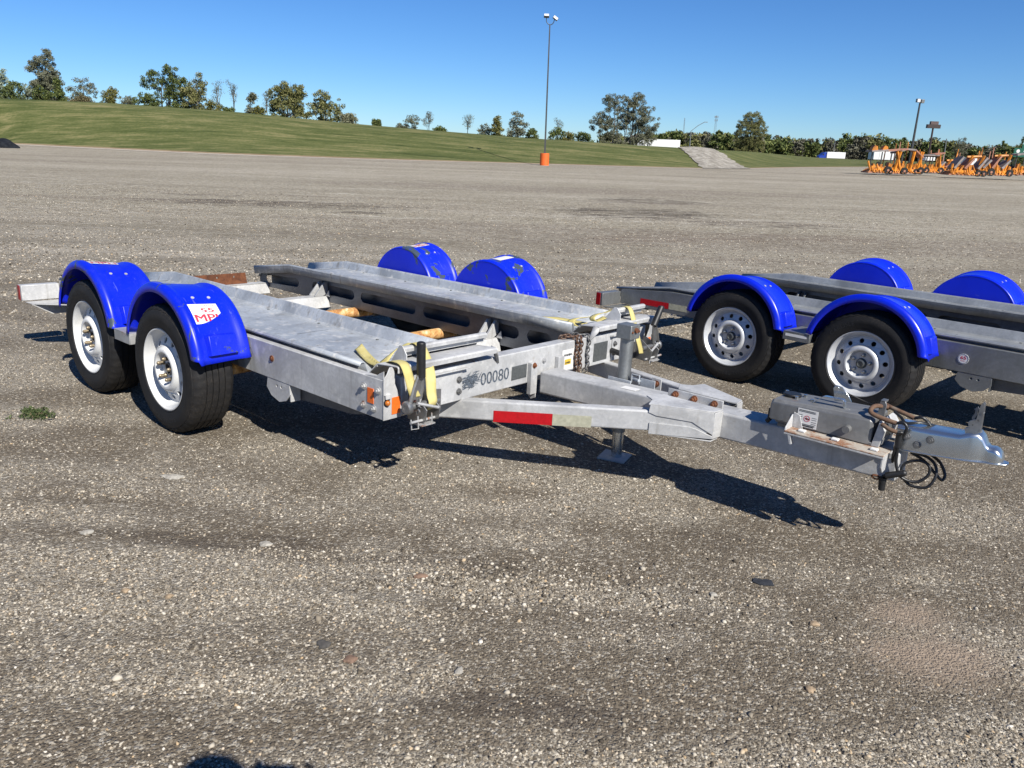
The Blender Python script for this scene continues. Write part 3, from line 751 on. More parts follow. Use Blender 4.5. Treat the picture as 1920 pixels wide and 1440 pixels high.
def link_chain(parent, path, name, mat, step=.021):
    P = spline(path, 10); L = [0]
    for i in range(1, len(P)): L.append(L[-1]+np.linalg.norm(P[i]-P[i-1]))
    g = G(); n = int(L[-1]/step)
    for k in range(n):
        s = (k+.5)*step; i = int(np.searchsorted(L, s)); i = min(max(i, 1), len(P)-1); f = (s-L[i-1])/(L[i]-L[i-1]+1e-9)
        c = P[i-1]+(P[i]-P[i-1])*f; t = Vector(P[i]-P[i-1]).normalized(); u = t.orthogonal().normalized()
        q = Matrix.Rotation(PI/2*(k % 2)+.35, 3, t); u = q @ u
        ring = []
        for j in range(12):
            a = 2*PI*j/12; ring.append(Vector(c)+t*(.0175*math.cos(a))+u*(.0105*math.sin(a)))
        g.tube(ring, .0036, 6, closed=True)
    return g.build(name, mat, parent, angle=60)

def ratchet(parent, S, worn):
    """strap winch bolted in the corner behind the front plate"""
    g = G(); Y = lambda y: S*y
    g.prism([(1.853, .335), (1.853, .47), (1.90, .455), (1.975, .40), (1.965, .345), (1.93, .33)], 'xz', Y(.885), Y(.880))
    g.prism([(1.853, .335), (1.853, .47), (1.90, .455), (1.975, .40), (1.965, .345), (1.93, .33)], 'xz', Y(.962), Y(.957))
    g.prism([(.765, .335), (.765, .435), (.80, .44), (.90, .44), (.90, .335)], 'yz', 1.8535, 1.858, lambda q: (q[0], S*q[1], q[2]))
    r = g.build('ratchet', M['cast'], parent, bevel=.0015)
    s = G(); s.cyl((1.922, Y(.845), .412), (1.922, Y(1.035), .412), .015, 16); s.lathe([(.026, -.012), (.030, -.006), (.030, .006), (.024, .012), (.013, .012), (.013, -.012)], 20, lambda p, i: (1.922+p[0], Y(1.025)+S*p[1], .412+p[2]), closed=True)
    for k in range(10):
        a = 2*PI*k/10; s.prism([(1.922+.020*math.cos(a-.2), .412+.020*math.sin(a-.2)), (1.922+.036*math.cos(a), .412+.036*math.sin(a)), (1.922+.022*math.cos(a+.3), .412+.022*math.sin(a+.3))], 'xz', Y(.975), Y(.983))
    s.build('spool', M['cast'], r, angle=40)
    # handle frame and rubber grip
    h = G(); gx = .055 if S < 0 else .0
    b0 = Vector((1.930, Y(.992), .425)); b1 = Vector((1.945, Y(.972 if S < 0 else .925), .560)); t1 = Vector((1.945, Y(.975 if S < 0 else .985), .690 if S < 0 else .655))
    for off in (-.024, .024):
        o = Vector((0, S*off, 0)); h.tube([b0+o*1.1, b0+(b1-b0)*.5+o, b1+o*.45], [.010, .009, .007], 6)
    h.add([b0+Vector((.004, S*-.022, .02)), b0+Vector((.004, S*.022, .02)), b1+Vector((.004, S*.010, 0)), b1+Vector((.004, S*-.010, 0)), b0+Vector((-.004, S*-.022, .02)), b0+Vector((-.004, S*.022, .02)), b1+Vector((-.004, S*.010, 0)), b1+Vector((-.004, S*-.010, 0))], [(0, 1, 2, 3), (7, 6, 5, 4), (0, 4, 5, 1), (1, 5, 6, 2), (2, 6, 7, 3), (3, 7, 4, 0)])
    h.cyl(b0+Vector((.0, S*-.04, .03)), b0+Vector((.02, S*-.005, -.01)), .006, 8)
    hd = h.build('handle', M['cast'], r, angle=45)
    q = G(); q.cyl(b1-(t1-b1)*.12, t1, .0195, 16); q.ball(t1, .0195, 14, .5); q.build('grip', M['black'], r, angle=50)
    u = G()
    for yy in (.905, .985): u.tube([(1.945, Y(yy), .372), (1.950, Y(yy), .318), (1.94, Y(yy+.03), .316), (1.935, Y(yy+.03), .36)], .0035, 6)
    u.cyl((1.94, Y(.86), .345), (1.95, Y(1.03), .352), .0065, 8); u.cyl((1.965, Y(.88), .395), (1.945, Y(.99), .43), .0075, 8)
    u.box(1.905, 1.97, Y(.905), Y(.985), .330, .335); u.build('pawl', M['galv_rust'], r, angle=45)
    return r

def build_trailer(name, label, tx, ty, yaw, worn, group):
    root = bpy.data.objects.new(name, None); COL.objects.link(root); root.matrix_world = root_matrix(tx, ty, yaw)
    root.empty_display_size = .3
    tag(root, label, 'trailer', group)
    mg = M['galv'] if worn else M['galv_new']; md = M['galv_deck'] if worn else M['galv_new_deck']; mr = M['galv_rust'] if worn else M['galv_new']
    mf = M['fender_worn'] if worn else M['fender']
    for S in (-1, 1):
        Y = lambda y: S*y
        # outer rail, a folded channel
        g = G()
        poly = [(-1.70, .362), (-1.2, .353), (1.845, .350), (1.845, .527), (-1.2, .527), (-1.70, .478)]
        g.prism(poly, 'xz', Y(1.094), Y(1.089)); fl = [(-1.70, .478), (-1.2, .527), (1.845, .527), (1.845, .522), (-1.2, .522), (-1.70, .473)]
        g.prism(fl, 'xz', Y(1.0885), Y(1.052)); g.prism([(-1.70, .362), (-1.2, .353), (1.845, .350), (1.845, .355), (-1.2, .358), (-1.70, .367)], 'xz', Y(1.0885), Y(1.045))
        rail = g.build('side_rail', mg, root, bevel=.003)
        for x, z in ((1.720, .476), (1.816, .477), (1.716, .392), (1.786, .389)):
            b = G(); hexbolt(b, (x, Y(1.0945), z), (0, S, 0), .0125, .009); b.build('bolt', M['galv_rust'] if worn else M['chrome'], rail)
        if worn and S < 0:
            b = G(); b.cyl((1.005, Y(1.0945), .455), (1.005, Y(1.098), .455), .016, 14); b.cyl((1.005, Y(1.098), .455), (1.005, Y(1.102), .455), .009, 12); b.build('bolt', M['rust_dark'], rail)
            b = G(); b.prism([circ(.80, .450, .026, 24), circ(.803, .452, .0225, 24)], 'xz', Y(1.0945), Y(1.0952)); b.build('glue_ring', M['plate_grey'], rail)
        if not worn and S < 0:
            b = G(); b.cyl((.971, Y(1.0945), .434), (.971, Y(1.0965), .434), .032, 32); d = b.build('speed_badge', M['white_print'], rail)
            b = G(); b.prism([circ(.971, .434, .029, 32), circ(.971, .434, .0265, 32)], 'xz', Y(1.0967), Y(1.0972)); b.build('badge_ring', M['grey_print'], rail)
            flat_text(rail, '65', (.955, Y(1.0972), .432), (1, 0, 0), (0, 0, 1), .02, M['red_print'], .012, rect=(.032, .020))
            flat_text(rail, 'MAX', (.958, Y(1.0972), .418), (1, 0, 0), (0, 0, 1), .02, M['red_print'], .004, rect=(.026, .008))
        # tape on the rear of the rail
        quad(rail, (-1.49, Y(1.0946), .386), (1, 0, .004), (0, 0, 1), .28, .048, M['red_tape'], 'red_tape') if S < 0 else None
        quad(rail, (-1.205, Y(1.0946), .387), (1, 0, .004), (0, 0, 1), .17, .048, M['white_tape'], 'white_tape') if S < 0 else None
        # hanging bracket
        g = G(); br = [(.955, .350), (1.145, .350), (1.150, .300), (1.115, .262), (1.055, .243), (.985, .262), (.945, .300)]
        g.prism([br, circ(1.035, .322, .007), circ(1.075, .322, .007)], 'xz', Y(1.092), Y(1.086)); g.box(1.138, 1.146, Y(1.086), Y(1.03), .262, .349)
        g.build('rail_bracket', mg, root, bevel=.0012)
        g = G(); g.prism([(1.13, .352), (1.80, .352), (1.55, .290), (1.22, .268), (1.13, .262)], 'xz', Y(1.025), Y(1.019)); g.build('under_plate', M['dark_steel'], root)
        # slotted inner beam
        g = G(); out = [(-1.80, .318), (1.66, .306), (1.66, .494), (-1.235, .494), (-1.80, .420)]
        holes = [slot(-1.70, -1.21, .355, .425, .020), slot(-1.02, -.475, .374, .448), slot(-.395, .225, .374, .450), slot(.305, .765, .374, .450), slot(.908, 1.195, .372, .450), slot(1.265, 1.458, .372, .450)]
        g.prism([out]+holes, 'xz', Y(.550), Y(.556)); beam = g.build('inner_beam', M['galv_shade'], root, bevel=.0015)
        g = G(); g.prism([(-1.79, .319), (1.655, .307), (1.655, .312), (-1.79, .324)], 'xz', Y(.5565), Y(.640)); g.prism([(-1.76, .325), (1.60, .313), (1.60, .489), (-1.20, .489), (-1.76, .420)], 'xz', Y(.641), Y(.646)); g.build('lower_flange', M['galv_shade'], beam)
        bg_ = G()
        for k in range(17):
            x = -1.5+k*.185
            for yy in (.59,): bg_.cyl((x, Y(yy), .493), (x, Y(yy), .478), .005, 8)
        bg_.build('bolt_row', M['chrome'], beam)['kind'] = 'stuff'
        # deck pan with turned up edges
        sec = [(.489, .497), (.481, .540), (.478, .556), (.484, .564), (.492, .562), (.520, .507), (.535, .500), (.76, .4985), (1.005, .498), (1.020, .503), (1.038, .552), (1.046, .560), (1.060, .560), (1.066, .552), (1.066, .545)]
        st = [(-1.775, -.074), (-1.50, -.036), (-1.240, -.001), (-1.225, 0), (-.4, 0), (.5, 0), (1.2, 0), (1.655, 0)]
        g = G(); g.sheet([[(x, Y(y), z+dz) for y, z in sec] for x, dz in st]); g.sheet([[(-1.775, Y(y), .4245) for y in (.535, 1.005)], [(-1.80, Y(y), .395) for y in (.535, 1.005)]])
        # light plates that double the floor
        deck = g.build('deck_track', md, root, solid=.0045, angle=24)
        g = G(); g.prism([(-1.2395, Y(.487)), (-1.2365, Y(.487)), (-1.2365, Y(1.04)), (-1.2395, Y(1.04))], 'xy', .503, .5055); g.build('weld_seam', M['plate_grey'], deck)
        for k, x in enumerate((-.95, -.42, .10, .62, 1.14, 1.50)):
            for yy in (.548, .992):
                b = G(); b.cyl((x+.03*(yy > .7), Y(yy), .5005), (x+.03*(yy > .7), Y(yy), .506), .008, 8); b.build('deck_bolt', M['plate_grey'], deck)
        b = G(); b.prism([(.78, Y(.60)), (.785, Y(.60)), (.785, Y(.80)), (.78, Y(.80))], 'xy', .5008, .5020); b.build('floor_seam', M['plate_grey'], deck)
        # wheel stops at the front of the track
        prof = [(1.886, .558), (1.887, .578), (1.883, .585), (1.874, .587), (1.752, .576), (1.7445, .572), (1.744, .560)]
        g = G(); ribbon(g, prof, .0045, Y(.430), Y(1.048)); ribbon(g, ((1.7425, .572), (1.700, .530), (1.655, .500)), .0045, Y(.430), Y(1.048))
        s1 = g.build('front_lip', mg, root, bevel=.001, angle=20)
        prof2 = [(1.742, .581), (1.742, .602), (1.766, .606), (1.768, .622), (1.764, .628), (1.756, .631), (1.742, .630), (1.690, .560), (1.655, .505)]
        ya, yb, dx, dz, yf = (.372, .915, 0, 0, .922) if S < 0 else (.715, 1.030, .040, .018, .703)
        prof2 = [(x+dx, z+dz) for x, z in prof2[:-1]]+[prof2[-1]]
        g = G(); ribbon(g, prof2, .0045, Y(ya), Y(yb)); s2 = g.build('wheel_stop', mg, root, bevel=.001, angle=20)
        g = G(); g.prism([(1.66, .503), (1.80+dx, .582+dz*.5), (1.800+dx, .604+dz), (1.772+dx, .640+dz), (1.752+dx, .640+dz)], 'xz', Y(yf), Y(yf+.005)); g.build('side_fin', mg, s2, bevel=.001)
        g = G(); g.add([(1.886, Y(.428), .580), (1.845, Y(.428), .588), (1.846, Y(.385), .500), (1.853, Y(.375), .494), (1.886, Y(.420), .556)], [(0, 1, 2, 3, 4)]); g.build('end_gusset', mg, s1, solid=.004)
        # folded front corner plate with lamp and reflectors
        e = [(1.096, .350), (.997, .350), (.980, .395), (1.000, .430), (1.034, .505), (1.034, .560), (1.050, .580), (1.064, .580), (1.078, .553), (1.096, .530)]
        g = G(); g.prism([e, circ(1.079, .427, .016, 14)], 'yz', 1.8462, 1.851, lambda q: (q[0], S*q[1], q[2])); cp = g.build('corner_plate', mg, root, bevel=.0012)
        g = G(); g.prism([(1.72, .5275), (1.846, .5275), (1.846, .566), (1.82, .553), (1.80, .538)], 'xz', Y(1.093), Y(1.089)); g.build('corner_gusset', mg, cp)
        g = G(); g.cyl((1.846, Y(1.079), .427), (1.854, Y(1.079), .427), .0165, 16); lam = g.build('marker_lamp', M['black'], cp)
        g = G(); g.ball((1.857, Y(1.079), .427), .0125, 14); g.build('lens', M['amber_glass'], lam)
        g = G(); g.prism([(1.095, .463), (1.058, .463), (1.064, .446), (1.092, .446)], 'yz', 1.8515, 1.8625, lambda q: (q[0], S*q[1], q[2])); g.build('lamp_hood', mg, cp)
        g = G(); g.box(1.8515, 1.8545, Y(1.052), Y(1.005), .370, .446); g.build('amber_reflector', M['amber'], cp, bevel=.004)
        g = G(); g.box(1.743, 1.785, Y(1.0945), Y(1.0972), .409, .477); g.build('amber_reflector', M['amber'], rail, bevel=.004)
        # front inner panel with bolts
        g = G(); g.box(1.8475, 1.8525, Y(.625), Y(.875), .356, .500); g.prism([(1.8475, .500), (1.8525, .500), (1.875, .508), (1.875, .514), (1.8475, .509)], 'xz', Y(.60), Y(.87))
        pn = g.build('front_panel', mg, root, bevel=.0015)
        for z in (.457, .400):
            b = G(); hexbolt(b, (1.8527, Y(.648), z), (1, 0, 0), .012, .008); b.build('bolt', M['cast'], pn)
        # tail light box reaching out behind the rear wheel
        g = G(); g.box(-1.765, -1.700, Y(1.096), Y(1.338), .356, .463); tb = g.build('tail_light', mg, root, bevel=.004)
        g = G(); g.box(-1.764, -1.722, Y(1.3385), Y(1.343), .358, .461); g.box(-1.777, -1.7665, Y(1.12), Y(1.33), .362, .458); g.build('lens', M['red_lens'], tb, bevel=.003)
        g = G(); g.prism([(-1.70, Y(1.05)), (-1.42, Y(1.05)), (-1.42, Y(1.10)), (-1.60, Y(1.31)), (-1.70, Y(1.32))], 'xy', .345, .3495); g.prism([(1.055, .3445), (1.315, .3445), (1.19, .270), (1.055, .270)], 'yz', -1.60, -1.594, lambda q: (q[0], S*q[1], q[2]))
        g.build('light_guard', mg, root)
        # wheels and fenders
        for wi, cx in enumerate(AX):
            cx = cx-(.09 if S > 0 else 0.0)                # the far wheels trail a little behind the axle tubes
            w = make_rim('wheel', M['rim_white'] if worn else M['rim_silver'], root, (cx, Y(1.382), TYRE_R-.003), S, worn)
            if S < 0:
                ring_text([('CARLISLE', PI/2+1.02), ('RADIAL TRAIL', -PI/2)] if worn and wi == 0 else ([('RADIAL TRAIL', PI/2+.55), ('CARLISLE', -PI/2-.1)] if worn else [('CARLISLE', PI/2+.6), ('RADIAL TRAIL', -PI/2+.3)]), M['tyre_text'], w, (cx, Y(1.382), TYRE_R-.003), S, .252, .036, .0192, 0.0)
            f, fx, fz = make_fender(root, cx, S, mf, worn)
            if worn and S < 0 and wi == 0:
                fender_sticker(f, fx, fz, S, [('DO NOT EXCEED', .06, .97, .84, .93, M['orange_print'], .004), ('55', .36, .80, .54, .75, M['red_print'], .007), ('MPH', .06, 1.12, .10, .44, M['red_print'], .007)], math.radians(54.5), math.radians(36.5), 1.202, 1.353, True)
            elif worn:
                fender_sticker(f, fx, fz, S, [('DO NOT EXCEED', .06, .94, .80, .92, M['red_print'], .004), ('55', .3, .70, .50, .76, M['red_print'], .007), ('MPH', .06, .94, .08, .42, M['red_print'], .007)] if (S < 0 or wi == 1) else [], math.radians(96), math.radians(82), 1.20, 1.355, False)
        # step bracket between the wheels
        g = G(); g.prism([(-.062, Y(1.096)), (.125, Y(1.096)), (.125, Y(1.400)), (-.062, Y(1.400))], 'xy', .452, .457); g.box(-.062, .125, Y(1.396), Y(1.400), .398, .4515); g.box(-.062, -.057, Y(1.096), Y(1.3955), .398, .4515); g.box(.120, .125, Y(1.096), Y(1.3955), .398, .4515)
        sb = g.build('fender_bracket', mr, root, bevel=.0015)
        if not worn: quad(sb, (-.045, Y(1.4004), .424), (1, 0, 0), (0, 0, 1), .15, .018, M['white_print'], 'reflective_strip')
        g = G(); g.prism([(-.05, .457), (.02, .457), (.015, .50), (-.02, .505)], 'xz', Y(1.13), Y(1.134)); g.build('fender_tab', mg, sb)
        ratchet(root, S, worn)
    # cross members
    g = G(); g.prism([(-1.745, .355), (-1.660, .355), (-1.665, .349), (-1.640, .265), (-1.76, .265)], 'xz', -.549, .549); cm = g.build('rear_crossmember', mg, root, bevel=.003)
    g = G(); g.prism([[(-.37, .357), (.37, .357), (.355, .447), (-.355, .447)]]+[circ(c, .418, .009, 10) for c in (-.21, .10, .25)], 'yz', -1.712, -1.704); g.build('rusty_plate', M['rust_dark'] if worn else M['dark_steel'], cm)
    for nm, x, zt in (('middle_crossmember', -.85, .362), ('front_crossmember', .985, .356)):
        g = G(); g.prism([(x-.050, zt), (x+.040, zt), (x+.045, zt-.006), (x+.070, zt-.088), (x-.06, zt-.088)], 'xz', -.549, .549); c = g.build(nm, mg, root, bevel=.003)
        for S in (-1, 1):
            for dx in (-.035, .030):
                f = G(); f.prism([(.549, .470), (.549, .385), (.500, zt+.001), (.430, zt+.001), (.433, zt+.012), (.520, .470)], 'yz', x+dx-.008, x+dx+.008, lambda q, S=S: (q[0], S*q[1], q[2])); f.build('fin_bracket', mg, c, bevel=.001)
            f = G(); f.prism([(x+.035, zt+.001), (x+.085, zt+.001), (x+.075, zt+.05)], 'xz', S*.53, S*.537); f.build('small_gusset', mg, c)
    for x in AX:
        g = G(); g.cyl((x, -1.24, .283), (x, 1.24, .283), .0385, 20); ax = g.build('axle', M['rust'] if worn else M['dark_steel'], root, angle=50)
        for S in (-1, 1):
            b = G(); b.box(x-.055, x+.055, S*.70, S*.76, .246, .352); b.build('axle_seat', M['dark_steel'], ax, bevel=.003)
    g = G(); g.box(1.775, 1.8455, -.995, .995, .350, .5265); fb = g.build('front_beam', M['galv_beam'] if worn else mg, root, bevel=.006, seg=3)
    ex = Vector((1, 0, 0)); yv = (0, 1, 0); zv = (0, 0, 1)
    # number stencilled on the beam, and the painted-over patch beside it
    flat_text(fb, '00080', (1.8466, -.492, .398), (0, 1, .0), zv, .06, M['grey_print'], .006, 'stencilled_number', rect=(.205, .062)) if worn else None
    if worn:
        rr = random.Random(5); g = G()
        for k in range(80):
            y = -.566+rr.gauss(0, .026); z = .435+rr.gauss(0, .016); a = rr.gauss(.15, .35); L = rr.uniform(.012, .034); wd = rr.uniform(.0015, .004)
            d = Vector((0, math.cos(a), math.sin(a))); n = Vector((0, -math.sin(a), math.cos(a))); c = Vector((1.8463+k*.00002, y, z))
            g.add([c-d*L-n*wd*.2, c-d*L*.3-n*wd, c+d*L-n*wd*.3, c+d*L*.8+n*wd*.5, c-d*L*.2+n*wd], [(0, 1, 2, 3, 4)])
        g.build('painted_out_patch', M['grey_print'], fb, merge=False)
        g = G(); b0 = (1.8463, .149, .367); st = quad(fb, b0, yv, zv, .105, .115, M['white_print'], 'warning_sticker'); quad(st, (1.8473, .175, .398), yv, zv, .055, .030, M['yellow_print'], 'yellow_band'); flat_text(st, 'WARNING', (1.8473, .165, .445), yv, zv, .02, M['black_print'], .01, rect=(.075, .014))
        flat_text(st, 'CHAINS', (1.8484, .18, .404), yv, zv, .02, M['black_print'], .006, rect=(.045, .010))
    g = G(); g.box(1.8462, 1.8495, -.266, -.150, .386, .457); pl = g.build('data_plate', M['plate_grey'], fb, bevel=.002)
    g = G(); [g.cyl((1.8497, y, z), (1.852, y, z), .003, 8) for y in (-.258, -.158) for z in (.393, .450)]; g.build('rivet', M['chrome'], pl)
    g = G(); g.box(1.8462, 1.8495, .445, .580, .374, .482); g.build('data_plate', M['plate_grey'], fb, bevel=.002)
    for y, z, m_ in ((-.118, .447, 'rust_dark'), (-.01, .452, 'galv_rust'), (-.62, .0, None)):
        if m_: b = G(); hexbolt(b, (1.872 if y == -.118 else 1.8462, y, z), ex, .011, .007); b.build('bolt', M[m_], fb)
    g = G(); g.cyl((1.848, .625, .418), (1.965, .625, .405), .0165, 14); g.build('rubber_stop', M['black'], fb, angle=50)
    # tongue: centre beam, two slanted arms, joint plates
    for S in (-1, 1):
        g = G(); g.box(1.8462, 1.8718, S*.088, S*.138, .292, .460); g.prism([(1.80, .292), (1.871, .292), (1.871, .27), (1.84, .255)], 'xz', S*.09, S*.095); g.build('tongue_hanger', mg, root, bevel=.002)
        g = G(); obb(g, (1.70, S*.698), (2.875, S*.1398), .060*(1 if S < 0 else -1), .246, .341, .346, .441); arm = g.build('slanted_arm', mg, root, bevel=.009, seg=3)
        if S < 0:
            a = Vector((1.746, -.676, 0)); d = Vector((.9033, .429, .0806)).normalized(); nn = Vector((.429, -.9033, 0))*.0012
            quad(arm, a+d*.279+nn+Vector((0, 0, .2465)), d, zv, .281, .055, M['red_tape'], 'red_tape'); quad(arm, a+d*.561+nn+Vector((0, 0, .2465)), d, zv, .180, .054, M['white_tape'], 'white_tape')
        # joint: upper and lower folded plates with a gap between
        d = Vector((.9033, -S*.429)); n = Vector((.429, S*.9033)); p = Vector((2.643, S*.250))
        def J(s, o): q = p+d*s+n*o; return (q.x, q.y)
        g = G()
        up2 = [J(-.008, .0045), J(.272, .0045), (2.898, S*.071), (2.60, S*.071), (2.56, S*.15), J(.0, -.07)]
        g.prism(up2, 'xy', .4485, .4545)
        side = [(.0, .449), (.272, .449), (.276, .348), (.205, .384), (.185, .395), (.03, .402), (-.006, .414)]
        g.prism([J(.2725, .0042), J(.278, .0042), (2.901, S*.071), (2.895, S*.071)], 'xy', .330, .448)
        def side_pts(lst, o): return [(*J(s, o), z) for s, z in lst]
        A = side_pts(side, .0045); B = side_pts(side, -.0010); k = len(side); g.add(A+B, [tuple(range(k)), tuple(reversed(range(k, 2*k)))]+[(i, (i+1) % k, k+(i+1) % k, k+i) for i in range(k)])
        low = [(.002, .368), (.175, .372), (.205, .366), (.276, .342), (.276, .330), (.002, .316)]
        A = side_pts(low, .0055); B = side_pts(low, -.0010); k = len(low); g.add(A+B, [tuple(range(k)), tuple(reversed(range(k, 2*k)))]+[(i, (i+1) % k, k+(i+1) % k, k+i) for i in range(k)])
        g.prism([J(.002, .004), J(.272, .004), (2.89, S*.075), (2.70, S*.075), J(.02, -.07)], 'xy', .3165, .3215)
        g.build('joint_plate', mg, root, bevel=.0012)
    g = G(); g.loft([[(x, -.070, zb), (x, -.070, zb+.118), (x, .070, zb+.118), (x, .070, zb)] for x, zb in ((1.872, .290), (3.62, .3407))]); tb = g.build('tongue_beam', mg, root, bevel=.010, seg=3)
    g = G(); g.box(2.590, 2.868, -.010, -.004, .424, .472); pf = g.build('bolt_flange', mg, root, bevel=.003)
    for x in (2.632, 2.728, 2.828):
        b = G(); b.cyl((x, -.0102, .450), (x, -.028, .450), .0125, 6); b.cyl((x, -.028, .450), (x, -.042, .450), .0075, 8); b.cyl((x, -.0101, .450), (x, -.014, .450), .016, 12); b.build('bolt', M['rust_dark'] if worn else M['cast'], pf)
    quad(tb, (2.35, -.045, .4235), (.9996, 0, .0290), (0, 1, 0), .085, .05, M['white_print'], 'paper_label')
    g = G(); [g.add([(2.368+.014*i, -.035, .4246+.00041*i), (2.375+.014*i, -.035, .4248+.00041*i), (2.375+.014*i, .0, .4248+.00041*i), (2.368+.014*i, .0, .4246+.00041*i)], [(0, 1, 2, 3)]) for i in range(4)]; g.build('label_print', M['black_print'], tb, merge=False)
    # jack
    g = G(); g.cyl((2.268, .112, .145), (2.268, .112, .640), .0335, 24); jk = g.build('jack', M['galv_new'], root, angle=50)
    g = G(); g.box(2.226, 2.312, .070, .152, .634, .706); hd = g.build('jack_head', M['galv_new'], jk, bevel=.004)
    g = G(); g.cyl((2.3125, .111, .680), (2.322, .111, .680), .013, 14); g.cyl((2.3125, .082, .672), (2.317, .082, .672), .006, 8); g.cyl((2.3125, .141, .672), (2.317, .141, .672), .006, 8); g.build('crank_socket', M['rust_dark'], jk)
    g = G(); g.cyl((2.268, .112, .006), (2.268, .112, .150), .0285, 20); g.build('jack_leg', M['zinc'], jk, angle=50)
    g = G(); mt = Matrix.Translation((2.262, .105, 0)) @ Matrix.Rotation(.28, 4, 'Z'); g.box(-.072, .072, -.072, .072, .002, .0085, mt); g.build('jack_foot', M['galv_deck'], jk)
    g = G(); g.box(2.20, 2.335, .0715, .078, .320, .432); g.tube([(2.322, .10, .418), (2.322, .10, .462), (2.366, .10, .462), (2.366, .10, .418)], .005, 6); g.cyl((2.315, .115, .437), (2.372, .092, .437), .009, 10); g.box(2.372, 2.455, .1005, .1065, .34, .452); g.build('jack_mount', M['galv_deck'], jk, bevel=.0015)
    g = G(); g.box(2.42, 2.475, .1265, .1325, .33, .462); jm = g.build('side_bracket', mg, root, bevel=.002); b = G(); hexbolt(b, (2.45, .1262, .436), (0, -1, 0), .012, .012); b.build('bolt', M['rust_dark'], jm)
    # brake actuator
    g = G(); g.box(3.14, 3.52, -.094, .094, .4662, .4800); g.box(3.14, 3.50, -.066, .066, .440, .4585); sec = lambda x, z0, z1, hw: [(x, -hw, z0), (x, -hw, z1-.014), (x, -hw+.012, z1), (x, hw-.012, z1), (x, hw, z1-.014), (x, hw, z0)]
    g.loft([sec(3.112, .478, .552, .096), sec(3.122, .474, .560, .098), (sec(3.50, .468, .576, .098)), sec(3.515, .470, .570, .090)]); act = g.build('brake_actuator', M['box_grey'] if worn else M['galv_new'], root, bevel=.003)
    g = G(); g.prism([(3.518, .466), (3.545, .466), (3.560, .535), (3.535, .572)], 'xz', -.094, .094); ep = g.build('end_plate', mg, act, bevel=.002); g = G(); g.cyl((3.556, -.05, .54), (3.566, -.05, .543), .03, 20); g.build('round_cap', M['plate_grey'], ep)
    for S in (-1, 1):
        g = G(); g.box(3.212, 3.590, S*.0705, S*.176, .459, .4655); sh = g.build('side_shelf', M['rust_flake'] if worn else mg, act, bevel=.002)
        g = G(); g.prism([(3.214, .4658), (3.258, .4658), (3.240, .520), (3.214, .528)], 'xz', S*.0985, S*.103); g.prism([(.104, .4658), (.175, .4658), (.172, .478), (.112, .522)], 'yz', 3.212, 3.2165, lambda q, S=S: (q[0], S*q[1], q[2]))
        g.prism([(.110, .4585), (.175, .4585), (.172, .415), (.150, .392), (.115, .395)], 'yz', 3.583, 3.589, lambda q, S=S: (q[0], S*q[1], q[2])); g.prism([(3.225, .4585), (3.237, .4585), (3.247, .415), (3.240, .413)], 'xz', S*.150, S*.175); g.box(3.212, 3.59, S*.170, S*.176, .452, .4585); g.build('shelf_tab', mg, sh, bevel=.001)
        for x in (3.27, 3.40, 3.545):
            b = G(); b.box(x-.014, x+.014, S*.128, S*.150, .466, .4755); b.build('shelf_bolt', M['white_print'] if worn else M['chrome'], sh, bevel=.003)
        g = G(); g.cyl((3.428, S*.0985, .514), (3.428, S*.128, .514), .0145, 16); g.build('pin', M['box_grey'], act, angle=50)
    sk = quad(act, (3.228, -.0990, .4755), (.9994, 0, .004), (0, 0, 1), .082, .074, M['white_print'], 'instruction_sticker')
    g = G(); rr = random.Random(9)
    for z in (.542, .537, .486, .4815, .4785): g.add([(3.233, -.1002, z), (3.305-rr.uniform(0, .012), -.1002, z), (3.305-rr.uniform(0, .012), -.1002, z+.0028), (3.233, -.1002, z+.0028)], [(0, 1, 2, 3)])
    for z in (.523, .515, .505, .497): g.add([(3.232, -.1002, z), (3.25, -.1002, z), (3.25, -.1002, z+.0018), (3.232, -.1002, z+.0018)], [(0, 1, 2, 3)]); g.add([(3.286, -.1002, z-.004), (3.306, -.1002, z-.004), (3.306, -.1002, z-.0022), (3.286, -.1002, z-.0022)], [(0, 1, 2, 3)])
    g.build('fine_print', M['black_print'], sk, merge=False)
    g = G(); g.prism([circ(3.268, .512, .0125, 28), circ(3.268, .512, .0108, 28)], 'xz', -.1002, -.1006); g.add([(3.260, -.1006, .521), (3.2615, -.1006, .5225), (3.277, -.1006, .504), (3.2755, -.1006, .5025)], [(0, 1, 2, 3)]); g.build('prohibition_ring', M['red_print'], sk, merge=False)
    g = G(); g.add([(3.259, -.1003, .512), (3.266, -.1003, .516), (3.277, -.1003, .513), (3.277, -.1003, .509), (3.266, -.1003, .507)], [(0, 1, 2, 3, 4)]); g.build('pictogram', M['black_print'], sk, merge=False)
    g = G(); g.loft([[(x, -.045, z), (x, -.020, z), (x, -.020, z+.005), (x, -.045, z+.005)] for x, z in ((3.262, .566), (3.296, .596), (3.306, .599), (3.372, .602), (3.380, .598))]); g.loft([[(3.378, -.045, .600), (3.386, -.045, .600), (3.386, -.020, .600), (3.378, -.020, .600)], [(3.381, -.045, .572), (3.389, -.045, .572), (3.389, -.020, .572), (3.381, -.020, .572)]]); g.build('lifting_handle', M['zinc'], act, bevel=.001)
    g = G(); g.prism([(3.325, .577), (3.39, .588), (3.375, .612), (3.345, .640), (3.320, .643), (3.312, .628)], 'xz', .020, .026); g.cyl((3.326, .016, .630), (3.326, .030, .630), .011, 12); g.build('latch_plate', M['zinc'], act, bevel=.001)
    g = G(); g.cyl((3.160, .004, .563), (3.160, .004, .575), .036, 24); g.build('filler_cap', M['black'], act, bevel=.003)
